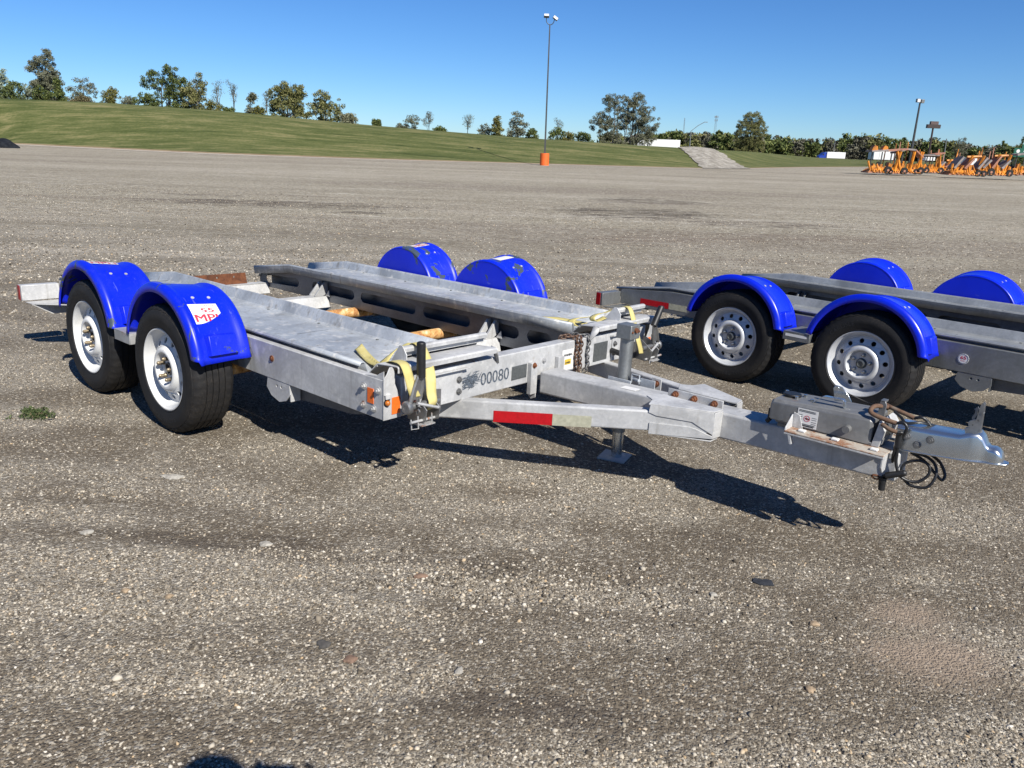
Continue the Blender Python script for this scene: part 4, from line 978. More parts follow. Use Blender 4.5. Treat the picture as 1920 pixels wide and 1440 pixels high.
    g = G(); [g.cyl((x, y, .562), (x, y, .574), .008, 6) for x, y in ((3.125, .035), (3.19, -.03), (3.205, .03), (3.25, -.02))]; g.build('cover_bolt', M['chrome'], act)
    g = G(); g.box(3.104, 3.1115, -.088, -.074, .470, .515); g.cyl((3.100, -.08, .455), (3.112, -.08, .47), .010, 10); g.build('bleeder', M['black'], act)
    # hook holder, hooks and cables
    g = G(); q = [(3.505, .560), (3.530, .560), (3.532, .618), (3.527, .630), (3.516, .634), (3.507, .628)]; g.prism(q, 'xz', -.028, -.022); g.prism([(-.028, .627), (.012, .627), (.012, .634), (-.028, .634)], 'yz', 3.508, 3.526); hh = g.build('hook_holder', M['cast'], root, bevel=.0015)
    for nm, path, rad in (('tow_hook', [(3.530, .000, .606), (3.500, -.045, .612), (3.492, -.078, .604), (3.500, -.090, .592), (3.540, -.092, .582), (3.590, -.086, .574)], .0088), ('tow_hook', [(3.505, .020, .612), (3.545, .000, .606), (3.600, -.008, .596), (3.630, -.010, .588)], .0085), ('tow_hook', [(3.545, -.100, .562), (3.575, -.108, .552), (3.602, -.104, .546)], .008)):
        g = G(); g.tube(spline(path, 5), rad, 10); g.build(nm, M['rust_bar'], hh, angle=60)
    cab = [[(3.590, -.086, .574), (3.612, -.084, .582), (3.628, -.084, .566), (3.622, -.084, .535), (3.612, -.084, .515), (3.612, -.084, .47), (3.616, -.084, .42), (3.640, -.080, .372), (3.690, -.060, .362), (3.722, -.045, .395), (3.716, -.040, .432), (3.680, -.040, .440), (3.640, -.05, .420), (3.635, -.06, .385), (3.668, -.06, .345), (3.725, -.05, .348), (3.745, -.035, .390), (3.735, -.02, .430), (3.700, -.01, .452), (3.64, .0, .455)],
           [(3.602, -.104, .546), (3.618, -.096, .545), (3.606, -.090, .525), (3.605, -.088, .50), (3.60, -.08, .44), (3.60, -.05, .40)],
           [(3.630, -.010, .588), (3.655, -.010, .597), (3.675, .000, .585), (3.69, .02, .565), (3.72, .06, .55), (3.74, .085, .50)],
           [(3.56, -.02, .60), (3.59, -.03, .585), (3.615, -.045, .572), (3.66, -.02, .580), (3.70, .05, .56)],
           [(3.52, .01, .622), (3.50, .03, .60), (3.45, .05, .592), (3.38, .03, .615), (3.33, .02, .632)],
           [(3.64, .0, .452), (3.69, .01, .428), (3.735, .0, .395), (3.76, .01, .372), (3.765, .02, .392), (3.74, .03, .43), (3.70, .04, .452)]]
    for i, c in enumerate(cab):
        g = G(); g.tube(spline(c, 7), .0058 if i != 4 else .0018, 8); o = g.build('breakaway_cable' if i != 4 else 'thin_wire', M['hose'], root, angle=60)
    g = G(); g.cyl((3.608, -.084, .535), (3.610, -.084, .485), .0125, 12); g.build('cable_ferrule', M['black'], root, angle=50)
    g = G(); g.cyl((3.592, -.098, .368), (3.648, -.088, .392), .0125, 12); g.ball((3.648, -.088, .392), .0125, 10); cg = g.build('connector', M['black'], root, angle=50)
    g = G(); g.cyl((3.580, -.082, .352), (3.582, -.082, .302), .0145, 12, .012); g.cyl((3.580, -.082, .356), (3.60, -.09, .372), .007, 8); g.build('connector', M['black'], root, angle=50)
    g = G(); g.lathe([(.012, -.006), (.020, 0), (.012, .006)], 18, lambda p, i: (3.555+p[0]*.9, -.085+p[1], .347+p[2]*.55), closed=True); g.build('chain_ring', M['rust_dark'], root)
    # coupler
    def csec(x, hw, z0, z1, r=.012, n=4):
        pts = [(x, -hw, z0)]
        for i in range(n+1):
            a = PI-PI/2*i/n; pts.append((x, -hw+r+r*math.cos(a), z1-r+r*math.sin(a)))
        for i in range(n+1):
            a = PI/2-PI/2*i/n; pts.append((x, hw-r+r*math.cos(a), z1-r+r*math.sin(a)))
        return pts+[(x, hw, z0)]
    st = [(3.590, .058, .466, .564), (3.70, .058, .474, .568), (3.795, .057, .484, .575), (3.825, .053, .488, .588), (3.850, .047, .490, .592), (3.866, .040, .492, .580), (3.880, .035, .494, .556), (3.890, .034, .495, .546), (3.905, .036, .496, .548), (3.918, .036, .496, .544), (3.930, .030, .497, .532), (3.938, .020, .498, .515)]
    g = G(); g.loft([csec(x, w, z0, z1, min(.016, w*.45)) for x, w, z0, z1 in st]); cp = g.build('coupler', M['zinc'], root, bevel=.0, angle=60)
    g = G(); g.prism([(3.60, -.062), (3.83, -.061), (3.89, -.044), (3.925, -.040), (3.952, -.022), (3.956, 0), (3.952, .022), (3.925, .040), (3.89, .044), (3.83, .061), (3.60, .062)], 'xy', .0, .004, lambda q: (q[0], q[1], .4655+(q[0]-3.60)*.0860+q[2])); g.build('lower_flange', M['zinc'], cp, bevel=.001)
    for x, z in ((3.627, .527), (3.707, .534), (3.667, .504)):
        b = G(); hexbolt(b, (x, -.0585, z), (0, -1, 0), .011, .010); b.build('bolt', M['cast'], cp)
    g = G(); g.prism([[(3.805, .574), (3.800, .592), (3.812, .600), (3.806, .618), (3.818, .628), (3.829, .631), (3.8335, .690), (3.839, .700), (3.845, .694), (3.848, .640), (3.850, .596), (3.857, .578)], circ(3.836, .632, .004, 8), circ(3.822, .612, .003, 8)], 'xz', -.012, -.006); g.prism([(3.805, .574), (3.800, .592), (3.812, .600), (3.806, .618), (3.818, .628), (3.829, .631), (3.8335, .690), (3.839, .700), (3.845, .694), (3.848, .640), (3.850, .596), (3.857, .578)], 'xz', .006, .012); g.cyl((3.844, -.014, .660), (3.844, .014, .660), .004, 8); g.cyl((3.848, -.016, .588), (3.848, .016, .588), .006, 10)
    lv = g.build('coupler_lever', M['cast'], cp)
    g = G(); g.prism([(3.815, .630), (3.822, .634), (3.828, .650), (3.826, .662), (3.830, .672), (3.824, .680), (3.818, .672), (3.820, .655), (3.814, .640)], 'xz', -.005, .005); g.cyl((3.815, 0, .668), (3.823, 0, .670), .003, 8); g.build('lever_latch', M['cast'], lv)
    # safety chains looped over the beam
    for nm, y, m_, lab in (('safety_chain', .262, M['chain_rust'], 'rust brown chain'), ('safety_chain', .300, M['chain_rust'], 'rust brown chain'), ('safety_chain', .372, M['dark_steel'], 'grey chain')):
        if not worn: break
        path = [(1.79, y-.02, .505), (1.785, y-.06, .538), (1.82, y-.02, .540), (1.848, y, .535), (1.857, y+.004, .50), (1.857, y-.004, .44), (1.857, y+.006, .38), (1.856, y-.008, .345), (1.84, y-.01, .330)]
        c = link_chain(root, path, nm, m_)
        if lab: c['label'] = lab
    return root

GRP = 'car hauling trailers with blue fenders'
t1 = build_trailer('car_trailer', 'weathered galvanised car trailer with scuffed blue fenders, white wheels and number 00080', -1.24255, 5.13402, -.70249, True, GRP)
t2 = build_trailer('car_trailer', 'newer grey car trailer with clean blue fenders and silver wheels, behind the 00080 trailer', 2.86105, 6.11429, -.786, False, GRP)

# straps lying on the near trailer's deck
def make_strap(label, rows_list, inv):
    g = G()
    for r in rows_list: g.sheet(r)
    W = t1.matrix_world
    me = g.mesh('tie_down_strap', 40, merge=False); me.transform(W); me.materials.append(M['strap'])
    o = bpy.data.objects.new('tie_down_strap', me); COL.objects.link(o)
    md = o.modifiers.new('solid', 'SOLIDIFY'); md.thickness = .0026; md.offset = 0
    return tag(o, label, 'strap', 'yellow tie down straps on the trailer deck')
W0 = .048
near = [webbing([(1.27, -.775, .520), (1.31, -.795, .522), (1.42, -.845, .514), (1.56, -.905, .515), (1.70, -.965, .548), (1.80, -1.000, .590), (1.872, -1.016, .599), (1.905, -1.022, .585), (1.924, -1.020, .545), (1.934, -1.012, .500), (1.934, -.990, .455)],
                [(.2, 1, .75), (.25, 1, .2), (.25, 1, .15), (.3, 1, .05), (.2, 1, .05), (.1, 1, 0), (0, 1, 0), (0, 1, 0), (0, 1, 0), (.1, 1, 0), (.25, 1, .1)], W0),
        webbing([(1.62, -.935, .520), (1.575, -.865, .520), (1.555, -.800, .548), (1.600, -.765, .590), (1.66, -.775, .585)], [(.8, .5, .1), (.8, .55, .3), (.6, .5, .6), (.7, .5, .5), (.8, .4, .4)], W0),
        webbing([(1.68, -.812, .570), (1.735, -.826, .630), (1.768, -.832, .640), (1.800, -.838, .628), (1.860, -.858, .580), (1.908, -.882, .520), (1.936, -.900, .455), (1.952, -.905, .420), (1.935, -.905, .385)],
                [(0, 1, 0), (0, 1, 0), (0, 1, 0), (0, 1, 0), (.1, 1, .1), (.35, 1, .25), (.2, 1, .1), (0, 1, 0), (0, 1, 0)], W0)]
s1 = make_strap('yellow strap on the near deck, folded by the black upright ratchet grip', near, None)
th = G(); rr = random.Random(2)
for k in range(9):
    c = Vector((1.45+k*.016, -.862-k*.0066+(.012 if k % 2 else -.012), .5195)); d = Vector((.010, -.012 if k % 2 else .024, 0))
    th.add([c, c+d, c+d+Vector((.003, 0, .0004)), c+Vector((.003, 0, .0004))], [(0, 1, 2, 3)])
me = th.mesh('stitching', 60, merge=False); me.transform(t1.matrix_world); me.materials.append(M['black_print'])
o = bpy.data.objects.new('stitching', me); COL.objects.link(o); o.parent = s1
def far_loop(pts, w): return webbing(pts, w, W0)
far = [far_loop([(1.245, .69, .511), (1.33, .735, .514), (1.44, .745, .516), (1.57, .735, .518)], [(-.3, 1, .0), (-.2, 1, .1), (-.1, 1, .1), (.1, 1, .1)]),
       far_loop([(1.62, .660, .512), (1.575, .615, .522), (1.556, .605, .545), (1.570, .640, .562), (1.590, .700, .563), (1.600, .780, .566), (1.615, .845, .580), (1.655, .872, .602), (1.725, .862, .630), (1.790, .835, .650), (1.832, .815, .644), (1.866, .797, .605), (1.890, .788, .560), (1.908, .796, .50), (1.925, .815, .43), (1.930, .830, .385)],
                [(.9, .1, 0), (.9, .1, 0), (.9, .1, .1), (.9, -.1, .2), (.9, -.15, .3), (.9, -.25, .3), (.75, -.6, .3), (.5, -.8, .2), (.3, -.95, .1), (.15, -1, 0), (.1, -1, 0), (0, -1, 0), (0, -1, 0), (0, -1, 0), (0, -1, .1), (0, -1, .1)]),
       far_loop([(1.73, .715, .590), (1.69, .672, .560), (1.664, .668, .574), (1.672, .700, .596), (1.715, .735, .612), (1.765, .765, .640), (1.800, .790, .647)], [(.9, -.1, .1), (.9, -.1, .1), (.9, -.2, .1), (.9, -.3, .2), (.8, -.5, .2), (.5, -.8, .1), (.2, -1, 0)])]
s2 = make_strap('yellow strap looped on the far deck beside the galvanised jack', far, None)

# ------------------------------------------------------------------ trees
def leaf_mat(name, dark, mid, light):
    t = NT(name); r = t.n('NewGeometry').outputs['Random Per Island']
    c = t.ramp(r, [(0, dark), (.45, mid), (.85, light), (1, tuple(x*1.25 for x in light))])
    t.b.inputs['Subsurface Weight'].default_value = 0
    m = t.fin(c, .75, 0, .2)
    return m
LEAF = {
    'olive': leaf_mat('leaf_olive', (0.079, 0.091, 0.027), (0.158, 0.163, 0.054), (0.257, 0.242, 0.104)),
    'dark': leaf_mat('leaf_dark_green', (0.037, 0.056, 0.015), (0.079, 0.107, 0.031), (0.158, 0.178, 0.054)),
    'grey': leaf_mat('leaf_grey_green', (.085, .092, .052), (.135, .142, .088), (.20, .20, .135)),
    'yellow': leaf_mat('leaf_yellow_green', (.085, .095, .024), (.15, .148, .042), (.22, .195, .065)),
    'blue': leaf_mat('leaf_blue_green', (0.119, 0.158, 0.104), (0.224, 0.266, 0.184), (0.341, 0.380, 0.264)),
    'brown': leaf_mat('leaf_brown', (.085, .074, .034), (.13, .11, .055), (.18, .15, .08)),
    'pale': leaf_mat('leaf_pale', (.15, .155, .085), (.22, .22, .13), (.29, .28, .18)),
}
M['bark'] = simple('bark', (.085, .075, .062), .9, 0, .3, 3, .3)
M['bark_pale'] = simple('bark_pale', (.17, .16, .145), .9, 0, .25, 3, .2)

def leaf_cloud(R, centres, radii, counts, size):
    """leaf sprays: small bent quads around every clump centre"""
    V = []; 
    for c, r, n in zip(centres, radii, counts):
        d = R.normal(0, 1, (n, 3)); d /= np.linalg.norm(d, axis=1)[:, None]
        V.append(np.array(c)+d*(np.array(r)*(R.random((n, 1))**.45)))
    P = np.concatenate(V); n = len(P)
    a = R.normal(0, 1, (n, 3)); a /= np.linalg.norm(a, axis=1)[:, None]; b = np.cross(a, R.normal(0, 1, (n, 3))); b /= np.linalg.norm(b, axis=1)[:, None]
    s = size*R.uniform(.5, 1.35, (n, 1)); w = s*R.uniform(.35, .6, (n, 1))
    q = np.stack([P-a*s, P+b*w, P+a*s, P-b*w], 1).reshape(-1, 3)
    return q, np.arange(4*n, dtype=np.int32).reshape(n, 4)
def np_mesh(name, V, F, mat):
    me = bpy.data.meshes.new(name); k = F.shape[1]
    me.vertices.add(len(V)); me.vertices.foreach_set('co', V.ravel().astype(np.float32))
    me.loops.add(F.size); me.loops.foreach_set('vertex_index', F.ravel().astype(np.int32))
    me.polygons.add(len(F)); me.polygons.foreach_set('loop_start', (np.arange(len(F))*k).astype(np.int32)); me.polygons.foreach_set('loop_total', np.full(len(F), k, np.int32))
    me.update(calc_edges=True); me.materials.append(mat); return me

def tree(name, label, base, h, hw, kind, leaf, seed, dens=1.0, lean=0.0, bark='bark', group=None, cat='tree'):
    """h height, hw half width of the crown; kind picks the habit"""
    R = np.random.default_rng(seed); root = empty(name, base); tag(root, label, cat, group)
    lobes = []                                            # (x, y, z, rx, rz) as fractions
    if kind == 'oval': lobes = [(0, 0, .55, .72, .40), (-.25, .1, .45, .55, .30), (.3, -.1, .42, .6, .28), (.05, .1, .78, .5, .22), (-.1, 0, .3, .6, .2)]
    elif kind == 'upright':
        k = 7
        for i in range(k):
            x = -.85+1.7*i/(k-1); lobes.append((x*.9+R.normal(0, .06), R.normal(0, .3), .62-.20*abs(x)+R.normal(0, .07), .22, .27+.08*R.random()))
        lobes += [(0, 0, .35, .75, .25), (0, .1, .55, .5, .3)]
    elif kind == 'round': lobes = [(0, 0, .52, .85, .42), (-.4, .1, .42, .55, .33), (.42, -.1, .45, .55, .33), (.05, 0, .75, .6, .22)]
    elif kind == 'spread': lobes = [(-.62, 0, .62, .38, .16), (.25, 0, .82, .34, .20), (.05, .1, .62, .5, .22), (.5, 0, .5, .45, .25), (-.1, 0, .42, .45, .18), (.3, .1, .25, .6, .22), (-.35, 0, .72, .3, .12)]
    elif kind == 'bare': lobes = [(R.normal(0, .35), R.normal(0, .3), z, .42*(1.15-z*.5), .12) for z in (.45, .55, .62, .7, .78, .85, .92)]
    elif kind == 'lean': lobes = [(.15, 0, .35, .35, .15), (.25, 0, .55, .4, .15), (.45, 0, .72, .4, .15), (.6, 0, .86, .35, .12), (-.1, 0, .18, .6, .14)]
    elif kind == 'cone': lobes = [(0, 0, z, max(.12, 1-z), .13) for z in (.12, .25, .38, .5, .62, .74, .85, .94)]
    elif kind == 'pair': lobes = [(-.55, 0, .62, .34, .34), (-.75, .1, .40, .30, .24), (-.38, 0, .80, .28, .20), (-.45, 0, .30, .35, .22), (.35, 0, .60, .36, .34), (.62, 0, .48, .34, .30), (.30, .1, .82, .26, .17), (.45, 0, .25, .4, .2), (.02, 0, .68, .30, .24), (-.05, .1, .45, .3, .2), (0, 0, .85, .25, .12)]
    if kind in ('round', 'oval', 'upright', 'spread', 'pair'): lobes += [(-.4, 0, .13, .55, .13), (.4, 0, .12, .55, .12)]
    C = []; Rd = []; N = []; limbs = []
    for x, y, z, rx, rz in lobes:
        n = max(5, int(24*dens*(rx*hw)*(rz*h)/4.0)+5)
        for i in range(n):
            d = R.normal(0, 1, 3); d /= np.linalg.norm(d); f = .35+.65*R.random()**.6
            c = ((x+rx*d[0]*f)*hw+lean*z*h, (y+rx*d[1]*f)*hw*.9, max(.06, z+rz*d[2]*f)*h)
            C.append(c); r = .26+.34*R.random(); r *= .75+.04*h; Rd.append((r, r, r*.8)); N.append(int((80 if kind != 'bare' else 20)*min(1.2, .35+.65*dens)*(r/.45)**2)+4)
            if R.random() < (.5 if kind in ('bare', 'lean') else .14): limbs.append(((x*hw*.55+lean*z*h*.8, y*hw*.5, max(.10, z-rz*.9)*h), c))
    V, F = leaf_cloud(R, C, Rd, N, .108 if kind != 'bare' else .075)
    me = np_mesh('crown', V, F, LEAF[leaf]); o = bpy.data.objects.new('crown', me); COL.objects.link(o); o.parent = root
    g = G(); stems = [(0, 0)] if kind in ('round', 'oval', 'lean', 'cone', 'bare') else ([(-.35, 0), (.1, .1), (.42, 0)] if kind != 'pair' else [(-.62, 0), (-.45, .1), (.25, 0), (.42, .1), (.55, 0)])
    tr = max(.05, h*.016)
    for sx, sy in stems:
        tx = sx*1.05; top = .86 if kind not in ('round', 'spread') else .7
        pts = [(sx*hw*.6+lean*t*h+math.sin(t*5+seed)*.03*hw, sy*hw, t*h) for t in (-.12, .0, .15, .35, .55, top)]
        g.tube(pts, [tr*1.25, tr*1.1, tr, tr*.75, tr*.5, tr*.15], 6)
    for x, y, z, rx, rz in lobes:
        g.tube([(x*hw*.2+lean*z*h*.5, y*hw*.3, max(.08, z-rz-.22)*h), (x*hw*.6+lean*z*h*.8, y*hw*.6, max(.1, z-rz*.7)*h), (x*hw+lean*z*h, y*hw, z*h)], [tr*.6, tr*.42, tr*.18], 5)
    for a, b in limbs:
        a = np.array(a); b = np.array(b); m = (a+b)/2+R.normal(0, .05*hw+.02, 3); g.tube([tuple(a), tuple(m), tuple(b)], [tr*.3, tr*.2, tr*.07], 3, cap=False)
    if kind in ('bare', 'lean'):
        for c in C[::2]:
            c = np.array(c); g.tube([tuple(c), tuple(c+R.normal(0, .3, 3)*(.4+.05*h)+np.array([0, 0, .25]))], [tr*.12, tr*.03], 3, cap=False)
    g.build('trunk', M[bark], root, merge=False)
    return root

def plant(name, label, px, top, base_py, hwpx, Y, kind, leaf, seed, sink=.35, **kw):
    b = at(px, base_py, Y); t = at(px, top, Y); h = t[2]-b[2]+sink; hw = hwpx*Y/FPX
    return tree(name, label, (b[0], b[1], b[2]-sink), h, hw, kind, leaf, seed, **kw)
TG = 'trees along the top of the bank'
for i, a in enumerate([
    ('tree', 'blue green tree cut by the left edge of the photo', 2, 124, 187, 24, 118, 'round', 'blue', {}),
    ('bush', 'dark olive bush at far left beside the blue green tree', 27, 150, 187, 22, 112, 'round', 'dark', {'cat': 'bush'}),
    ('tree', 'tall sparse oval tree, the tallest at the left end of the bank', 90, 93, 188, 36, 110, 'oval', 'grey', {'dens': 1.25, 'bark': 'bark_pale'}),
    ('tree', 'low bluish tree between the dark bush and the tall oval tree', 52, 155, 188, 15, 114, 'round', 'blue', {'dens': .7}),
    ('tree', 'dark conical tree standing right against the tall oval tree', 112, 148, 190, 15, 105, 'cone', 'dark', {'dens': 1.3}),
    ('bush', 'dark brownish bush under the tall oval tree', 80, 160, 190, 18, 106, 'round', 'dark', {'cat': 'bush'}),
    ('tree', 'grey half bare tree to the right of the tall oval tree', 158, 145, 193, 33, 112, 'oval', 'grey', {'dens': .62, 'bark': 'bark_pale'}),
    ('bush', 'rusty brown low bush beneath the grey half bare tree', 150, 178, 192, 26, 106, 'round', 'brown', {'cat': 'bush'}),
    ('bush', 'yellow green pointed bush left of the round dark bush', 208, 161, 196, 20, 110, 'oval', 'yellow', {'dens': .9, 'cat': 'bush'}),
    ('bush', 'low grey bush between yellow pointed bush and round dark bush', 242, 180, 200, 14, 108, 'round', 'grey', {'dens': .7, 'cat': 'bush'}),
    ('bush', 'round dark green bush at the foot of the spreading dark tree', 272, 173, 202, 24, 106, 'round', 'dark', {'cat': 'bush'}),
    ('tree', 'large dark spreading tree with a crown split in two lobes', 316, 119, 206, 45, 110, 'spread', 'dark', {'dens': 1.25}),
    ('tree', 'upright olive tree close against the dark spreading tree', 365, 132, 208, 24, 108, 'upright', 'olive', {'dens': .85, 'bark': 'bark_pale'}),
    ('bush', 'yellow green bush below the bare forked tree', 398, 187, 210, 17, 106, 'round', 'yellow', {'cat': 'bush'}),
    ('tree', 'bare forked tree right of the upright olive tree', 410, 152, 210, 17, 108, 'bare', 'grey', {'dens': .55, 'bark': 'bark_pale'}),
    ('tree', 'thin nearly bare tree, rightmost of the two bare trees by the olive tree', 438, 149, 211, 12, 108, 'bare', 'grey', {'dens': .5, 'bark': 'bark_pale', 'lean': .08}),
    ('bush', 'low dark bush at the foot of the two bare trees', 425, 199, 211, 16, 107, 'round', 'dark', {'cat': 'bush'}),
    ('tree', 'small leaning tree standing alone left of the dense lobed tree', 468, 168, 214, 13, 106, 'lean', 'grey', {'dens': .9}),
    ('bush', 'bright yellow green bush left of the dense lobed tree', 485, 199, 216, 12, 106, 'round', 'yellow', {'cat': 'bush'}),
    ('tree', 'leafless thin tree between the yellow bush and the dense lobed tree', 501, 174, 217, 9, 106, 'bare', 'grey', {'dens': .12, 'bark': 'bark_pale'}),
    ('tree', 'dense dark olive tree with many upright lobes above the bank', 540, 141, 222, 35, 106, 'upright', 'olive', {'dens': 1.55}),
    ('tree', 'looser olive tree with upright spikes right of the dense lobed tree', 610, 165, 230, 35, 106, 'upright', 'olive', {'dens': .95}),
    ('bush', 'pale feathery bush at the right end of the spiked olive tree', 655, 207, 233, 14, 105, 'upright', 'pale', {'dens': .8, 'cat': 'bush'}),
    ('tree', 'tiny dark conifer on the crest, left of its twin', 702, 226, 238, 5, 130, 'cone', 'dark', {'dens': 1.4}),
    ('tree', 'tiny dark conifer on the crest, right of its twin', 710, 227, 238, 4, 130, 'cone', 'dark', {'dens': 1.4}),
    ('bush', 'small grey bush left of the two thin crest trees', 752, 231, 243, 9, 118, 'round', 'grey', {'dens': .7, 'cat': 'bush'}),
    ('tree', 'small sparse round tree on the middle of the crest', 772, 215, 243, 15, 118, 'round', 'grey', {'dens': .6}),
    ('tree', 'thin brownish tree right of the small sparse round tree', 804, 209, 245, 12, 118, 'bare', 'brown', {'dens': 1.3}),
    ('bush', 'dark low bush to the right of the thin brownish tree', 825, 238, 247, 12, 116, 'round', 'dark', {'cat': 'bush'}),
    ('tree', 'wispy grey tree standing alone on the crest', 877, 213, 251, 16, 118, 'bare', 'grey', {'dens': 1.0}),
    ('bush', 'yellow green pointed tree left of the grey tree by the lamp pole', 932, 217, 256, 14, 116, 'oval', 'yellow', {'dens': 1.0}),
    ('bush', 'low grey bush left of the yellow green pointed tree', 908, 232, 253, 14, 118, 'round', 'grey', {'dens': .7, 'cat': 'bush'}),
    ('tree', 'grey tree close on the left of the tall lamp pole', 968, 207, 259, 20, 118, 'oval', 'grey', {'dens': .75}),
    ('bush', 'dark bush left of the tall lamp pole', 997, 240, 261, 12, 118, 'round', 'dark', {'cat': 'bush'}),
    ('bush', 'round dark bush just right of the tall lamp pole', 1044, 238, 264, 17, 118, 'round', 'dark', {'cat': 'bush'}),
    ('tree', 'thin leafless tree rising behind the round dark bush', 1046, 220, 262, 7, 122, 'bare', 'grey', {'dens': .2}),
    ('bush', 'broad dark bush between the lamp pole and the large twin tree', 1091, 245, 267, 20, 118, 'round', 'dark', {'cat': 'bush'}),
    ('bush', 'small yellowish bush between the two dark bushes right of the lamp', 1066, 248, 265, 9, 116, 'round', 'yellow', {'cat': 'bush'}),
    ('tree', 'large pale twin crowned tree left of the white semi truck', 1172, 173, 272, 62, 150, 'pair', 'grey', {'dens': 1.0, 'bark': 'bark_pale'}),
    ('tree', 'big round olive tree rising above the woodland right of the ramp', 1403, 205, 288, 31, 300, 'round', 'olive', {'dens': .95}),
    ('tree', 'pale rounded tree above the woodland between the sign pole and right edge', 1795, 255, 300, 15, 312, 'oval', 'grey', {'dens': .8}),
    ('tree', 'dark pointed conifer near the right edge, left of the green sign', 1873, 263, 306, 9, 330, 'cone', 'dark', {'dens': .8}),
    ('tree', 'dark pointed conifer at the right edge above the green sign', 1908, 257, 308, 11, 330, 'cone', 'dark', {'dens': .8}),
]):
    nm, lab, px, top, bp, hw, Y, kind, leaf, kw = a
    plant(nm, lab, px, top, bp, hw, Y, kind, leaf, 100+i, group=TG if Y < 200 else None, **kw)

# woodland on the horizon
WOODGREY = leaf_mat('leaf_wood_grey', (.075, .075, .050), (.115, .112, .078), (.155, .15, .11))
def woodland():
    R = np.random.default_rng(31); tone = {'dark': ([], 0), 'olive': ([], 0), 'grey': ([], 0)}
    TOP = [(1150, 262), (1210, 250), (1260, 244), (1300, 248), (1350, 247), (1400, 252), (1450, 254), (1500, 262), (1545, 258), (1600, 248), (1650, 250), (1700, 254), (1760, 258), (1830, 268), (1880, 268), (1930, 268), (2200, 274), (2900, 300)]
    acc = {k: [[], [], []] for k in tone}
    for i in range(230):
        u = 1140+(2800-1140)*((i+R.random())/230)**1.25; Y = R.uniform(320, 430); tp = interp(u, TOP)+R.uniform(-3, 8)
        b = at(u, interp(u, CREST)+8, Y); tpt = at(u, tp, Y); h = max(5.0, tpt[2]-b[2]); w = R.uniform(3.0, 6.0)
        k = R.choice(['dark', 'olive', 'grey'], p=[.40, .32, .28])
        for j in range(34):
            d = R.normal(0, 1, 3); d /= np.linalg.norm(d); f = R.random()**.35
            acc[k][0].append((b[0]+d[0]*w*f, b[1]+d[1]*w*f, b[2]+h*.48+d[2]*h*.50*f)); r = R.uniform(.9, 1.9); acc[k][1].append((r, r, r*.75)); acc[k][2].append(27)
    objs = []
    for k, (c, r, n) in acc.items():
        V, F = leaf_cloud(R, c, r, n, .70); me = np_mesh('woodland', V, F, LEAF[k]); me.materials.clear(); me.materials.append(LEAF[k] if k != 'grey' else WOODGREY); o = bpy.data.objects.new('woodland', me); COL.objects.link(o)
        tag(o, {'dark': 'dark green trees of the distant wood along the right horizon', 'olive': 'olive trees mixed into the distant wood on the right', 'grey': 'greyish half bare trees mixed into the distant wood'}[k], 'woodland', None, 'stuff')
woodland()

# ------------------------------------------------------------------ poles, signs, trucks, machines far off
M['pole_dark'] = simple('dark_pole', (.075, .078, .08), .55, .4, .15, 2)
M['pole_grey'] = simple('grey_pole', (.24, .25, .25), .5, .5, .15, 2)
M['orange_post'] = simple('orange_paint', (.85, .145, .018), .6, 0, .10, 4)
M['lamp_white'] = simple('lamp_glass', (.75, .75, .75), .2, 0, .03, 4)
M['truck_white'] = simple('white_truck_paint', (.78, .78, .77), .4, 0, .04, 1)
M['truck_blue'] = simple('blue_truck_paint', (.012, .045, .33), .35, 0, .1, 1)
M['glass_dark'] = simple('dark_glass', (.02, .025, .03), .1, 0, .1, 4)
M['sign_green'] = simple('green_sign', (.004, .10, .062), .5, 0, .08, 2)
M['sign_dark'] = simple('dark_sign_board', (.045, .026, .024), .6, 0, .2, 2)
M['sign_brown'] = simple('brown_sign_board', (.115, .072, .068), .6, 0, .2, 2)
M['machine_orange'] = simple('machine_orange', (.80, .235, .014), .6, 0, .5, 1.6)
M['machine_fade'] = simple('faded_orange_deck', (.42, .19, .12), .7, 0, .3, 2.5)
M['machine_grey'] = simple('worn_grey_deck', (.27, .235, .22), .75, .0, .3, 2.5)
M['machine_green'] = simple('pale_green_machine', (.30, .42, .20), .6, 0, .3, 3)

def lamp_pole():
    b = on_ground(1020.5, 310); Y = b[1]; top = at(1031, 46, Y); hd = at(1028, 33, Y)
    r = empty('lamp_pole', b); tag(r, 'tall dark lamp pole with two heads on an orange concrete foot', 'lamp pole')
    tp = Vector(top-b); g = G(); g.prism(circ(0, 0, .40, 28), 'xy', -.05, 1.02); g.build('concrete_foot', M['orange_post'], r, bevel=.03, angle=50)
    g = G(); g.tube([(0, 0, 1.02), tuple(tp)], [.105, .070], 4); g.build('pole', M['pole_dark'], r)
    g = G(); g.tube(spline([(-.30+tp.x, tp.y, tp.z+.55), (-.29+tp.x, tp.y, tp.z+.22), (tp.x-.12, tp.y, tp.z+.02), (tp.x+.12, tp.y, tp.z+.0), (tp.x+.30, tp.y, tp.z+.16), (tp.x+.36, tp.y, tp.z+.40)], 5), .032, 8); g.build('yoke', M['pole_dark'], r)
    for dx, dz, rx, ry in ((-.31, .62, .55, .0), (.44, .48, .2, .6)):
        mt = Matrix.Translation((tp.x+dx, tp.y, tp.z+dz)) @ Matrix.Rotation(ry, 4, 'Y') @ Matrix.Rotation(-rx, 4, 'X')
        g = G(); g.box(-.22, .22, -.16, .10, -.10, .13, mt); h = g.build('lamp_head', M['pole_grey'], r, bevel=.02)
        g = G(); g.box(-.19, .19, -.175, -.162, -.08, .11, mt); g.build('lens', M['lamp_white'], h)
lamp_pole()
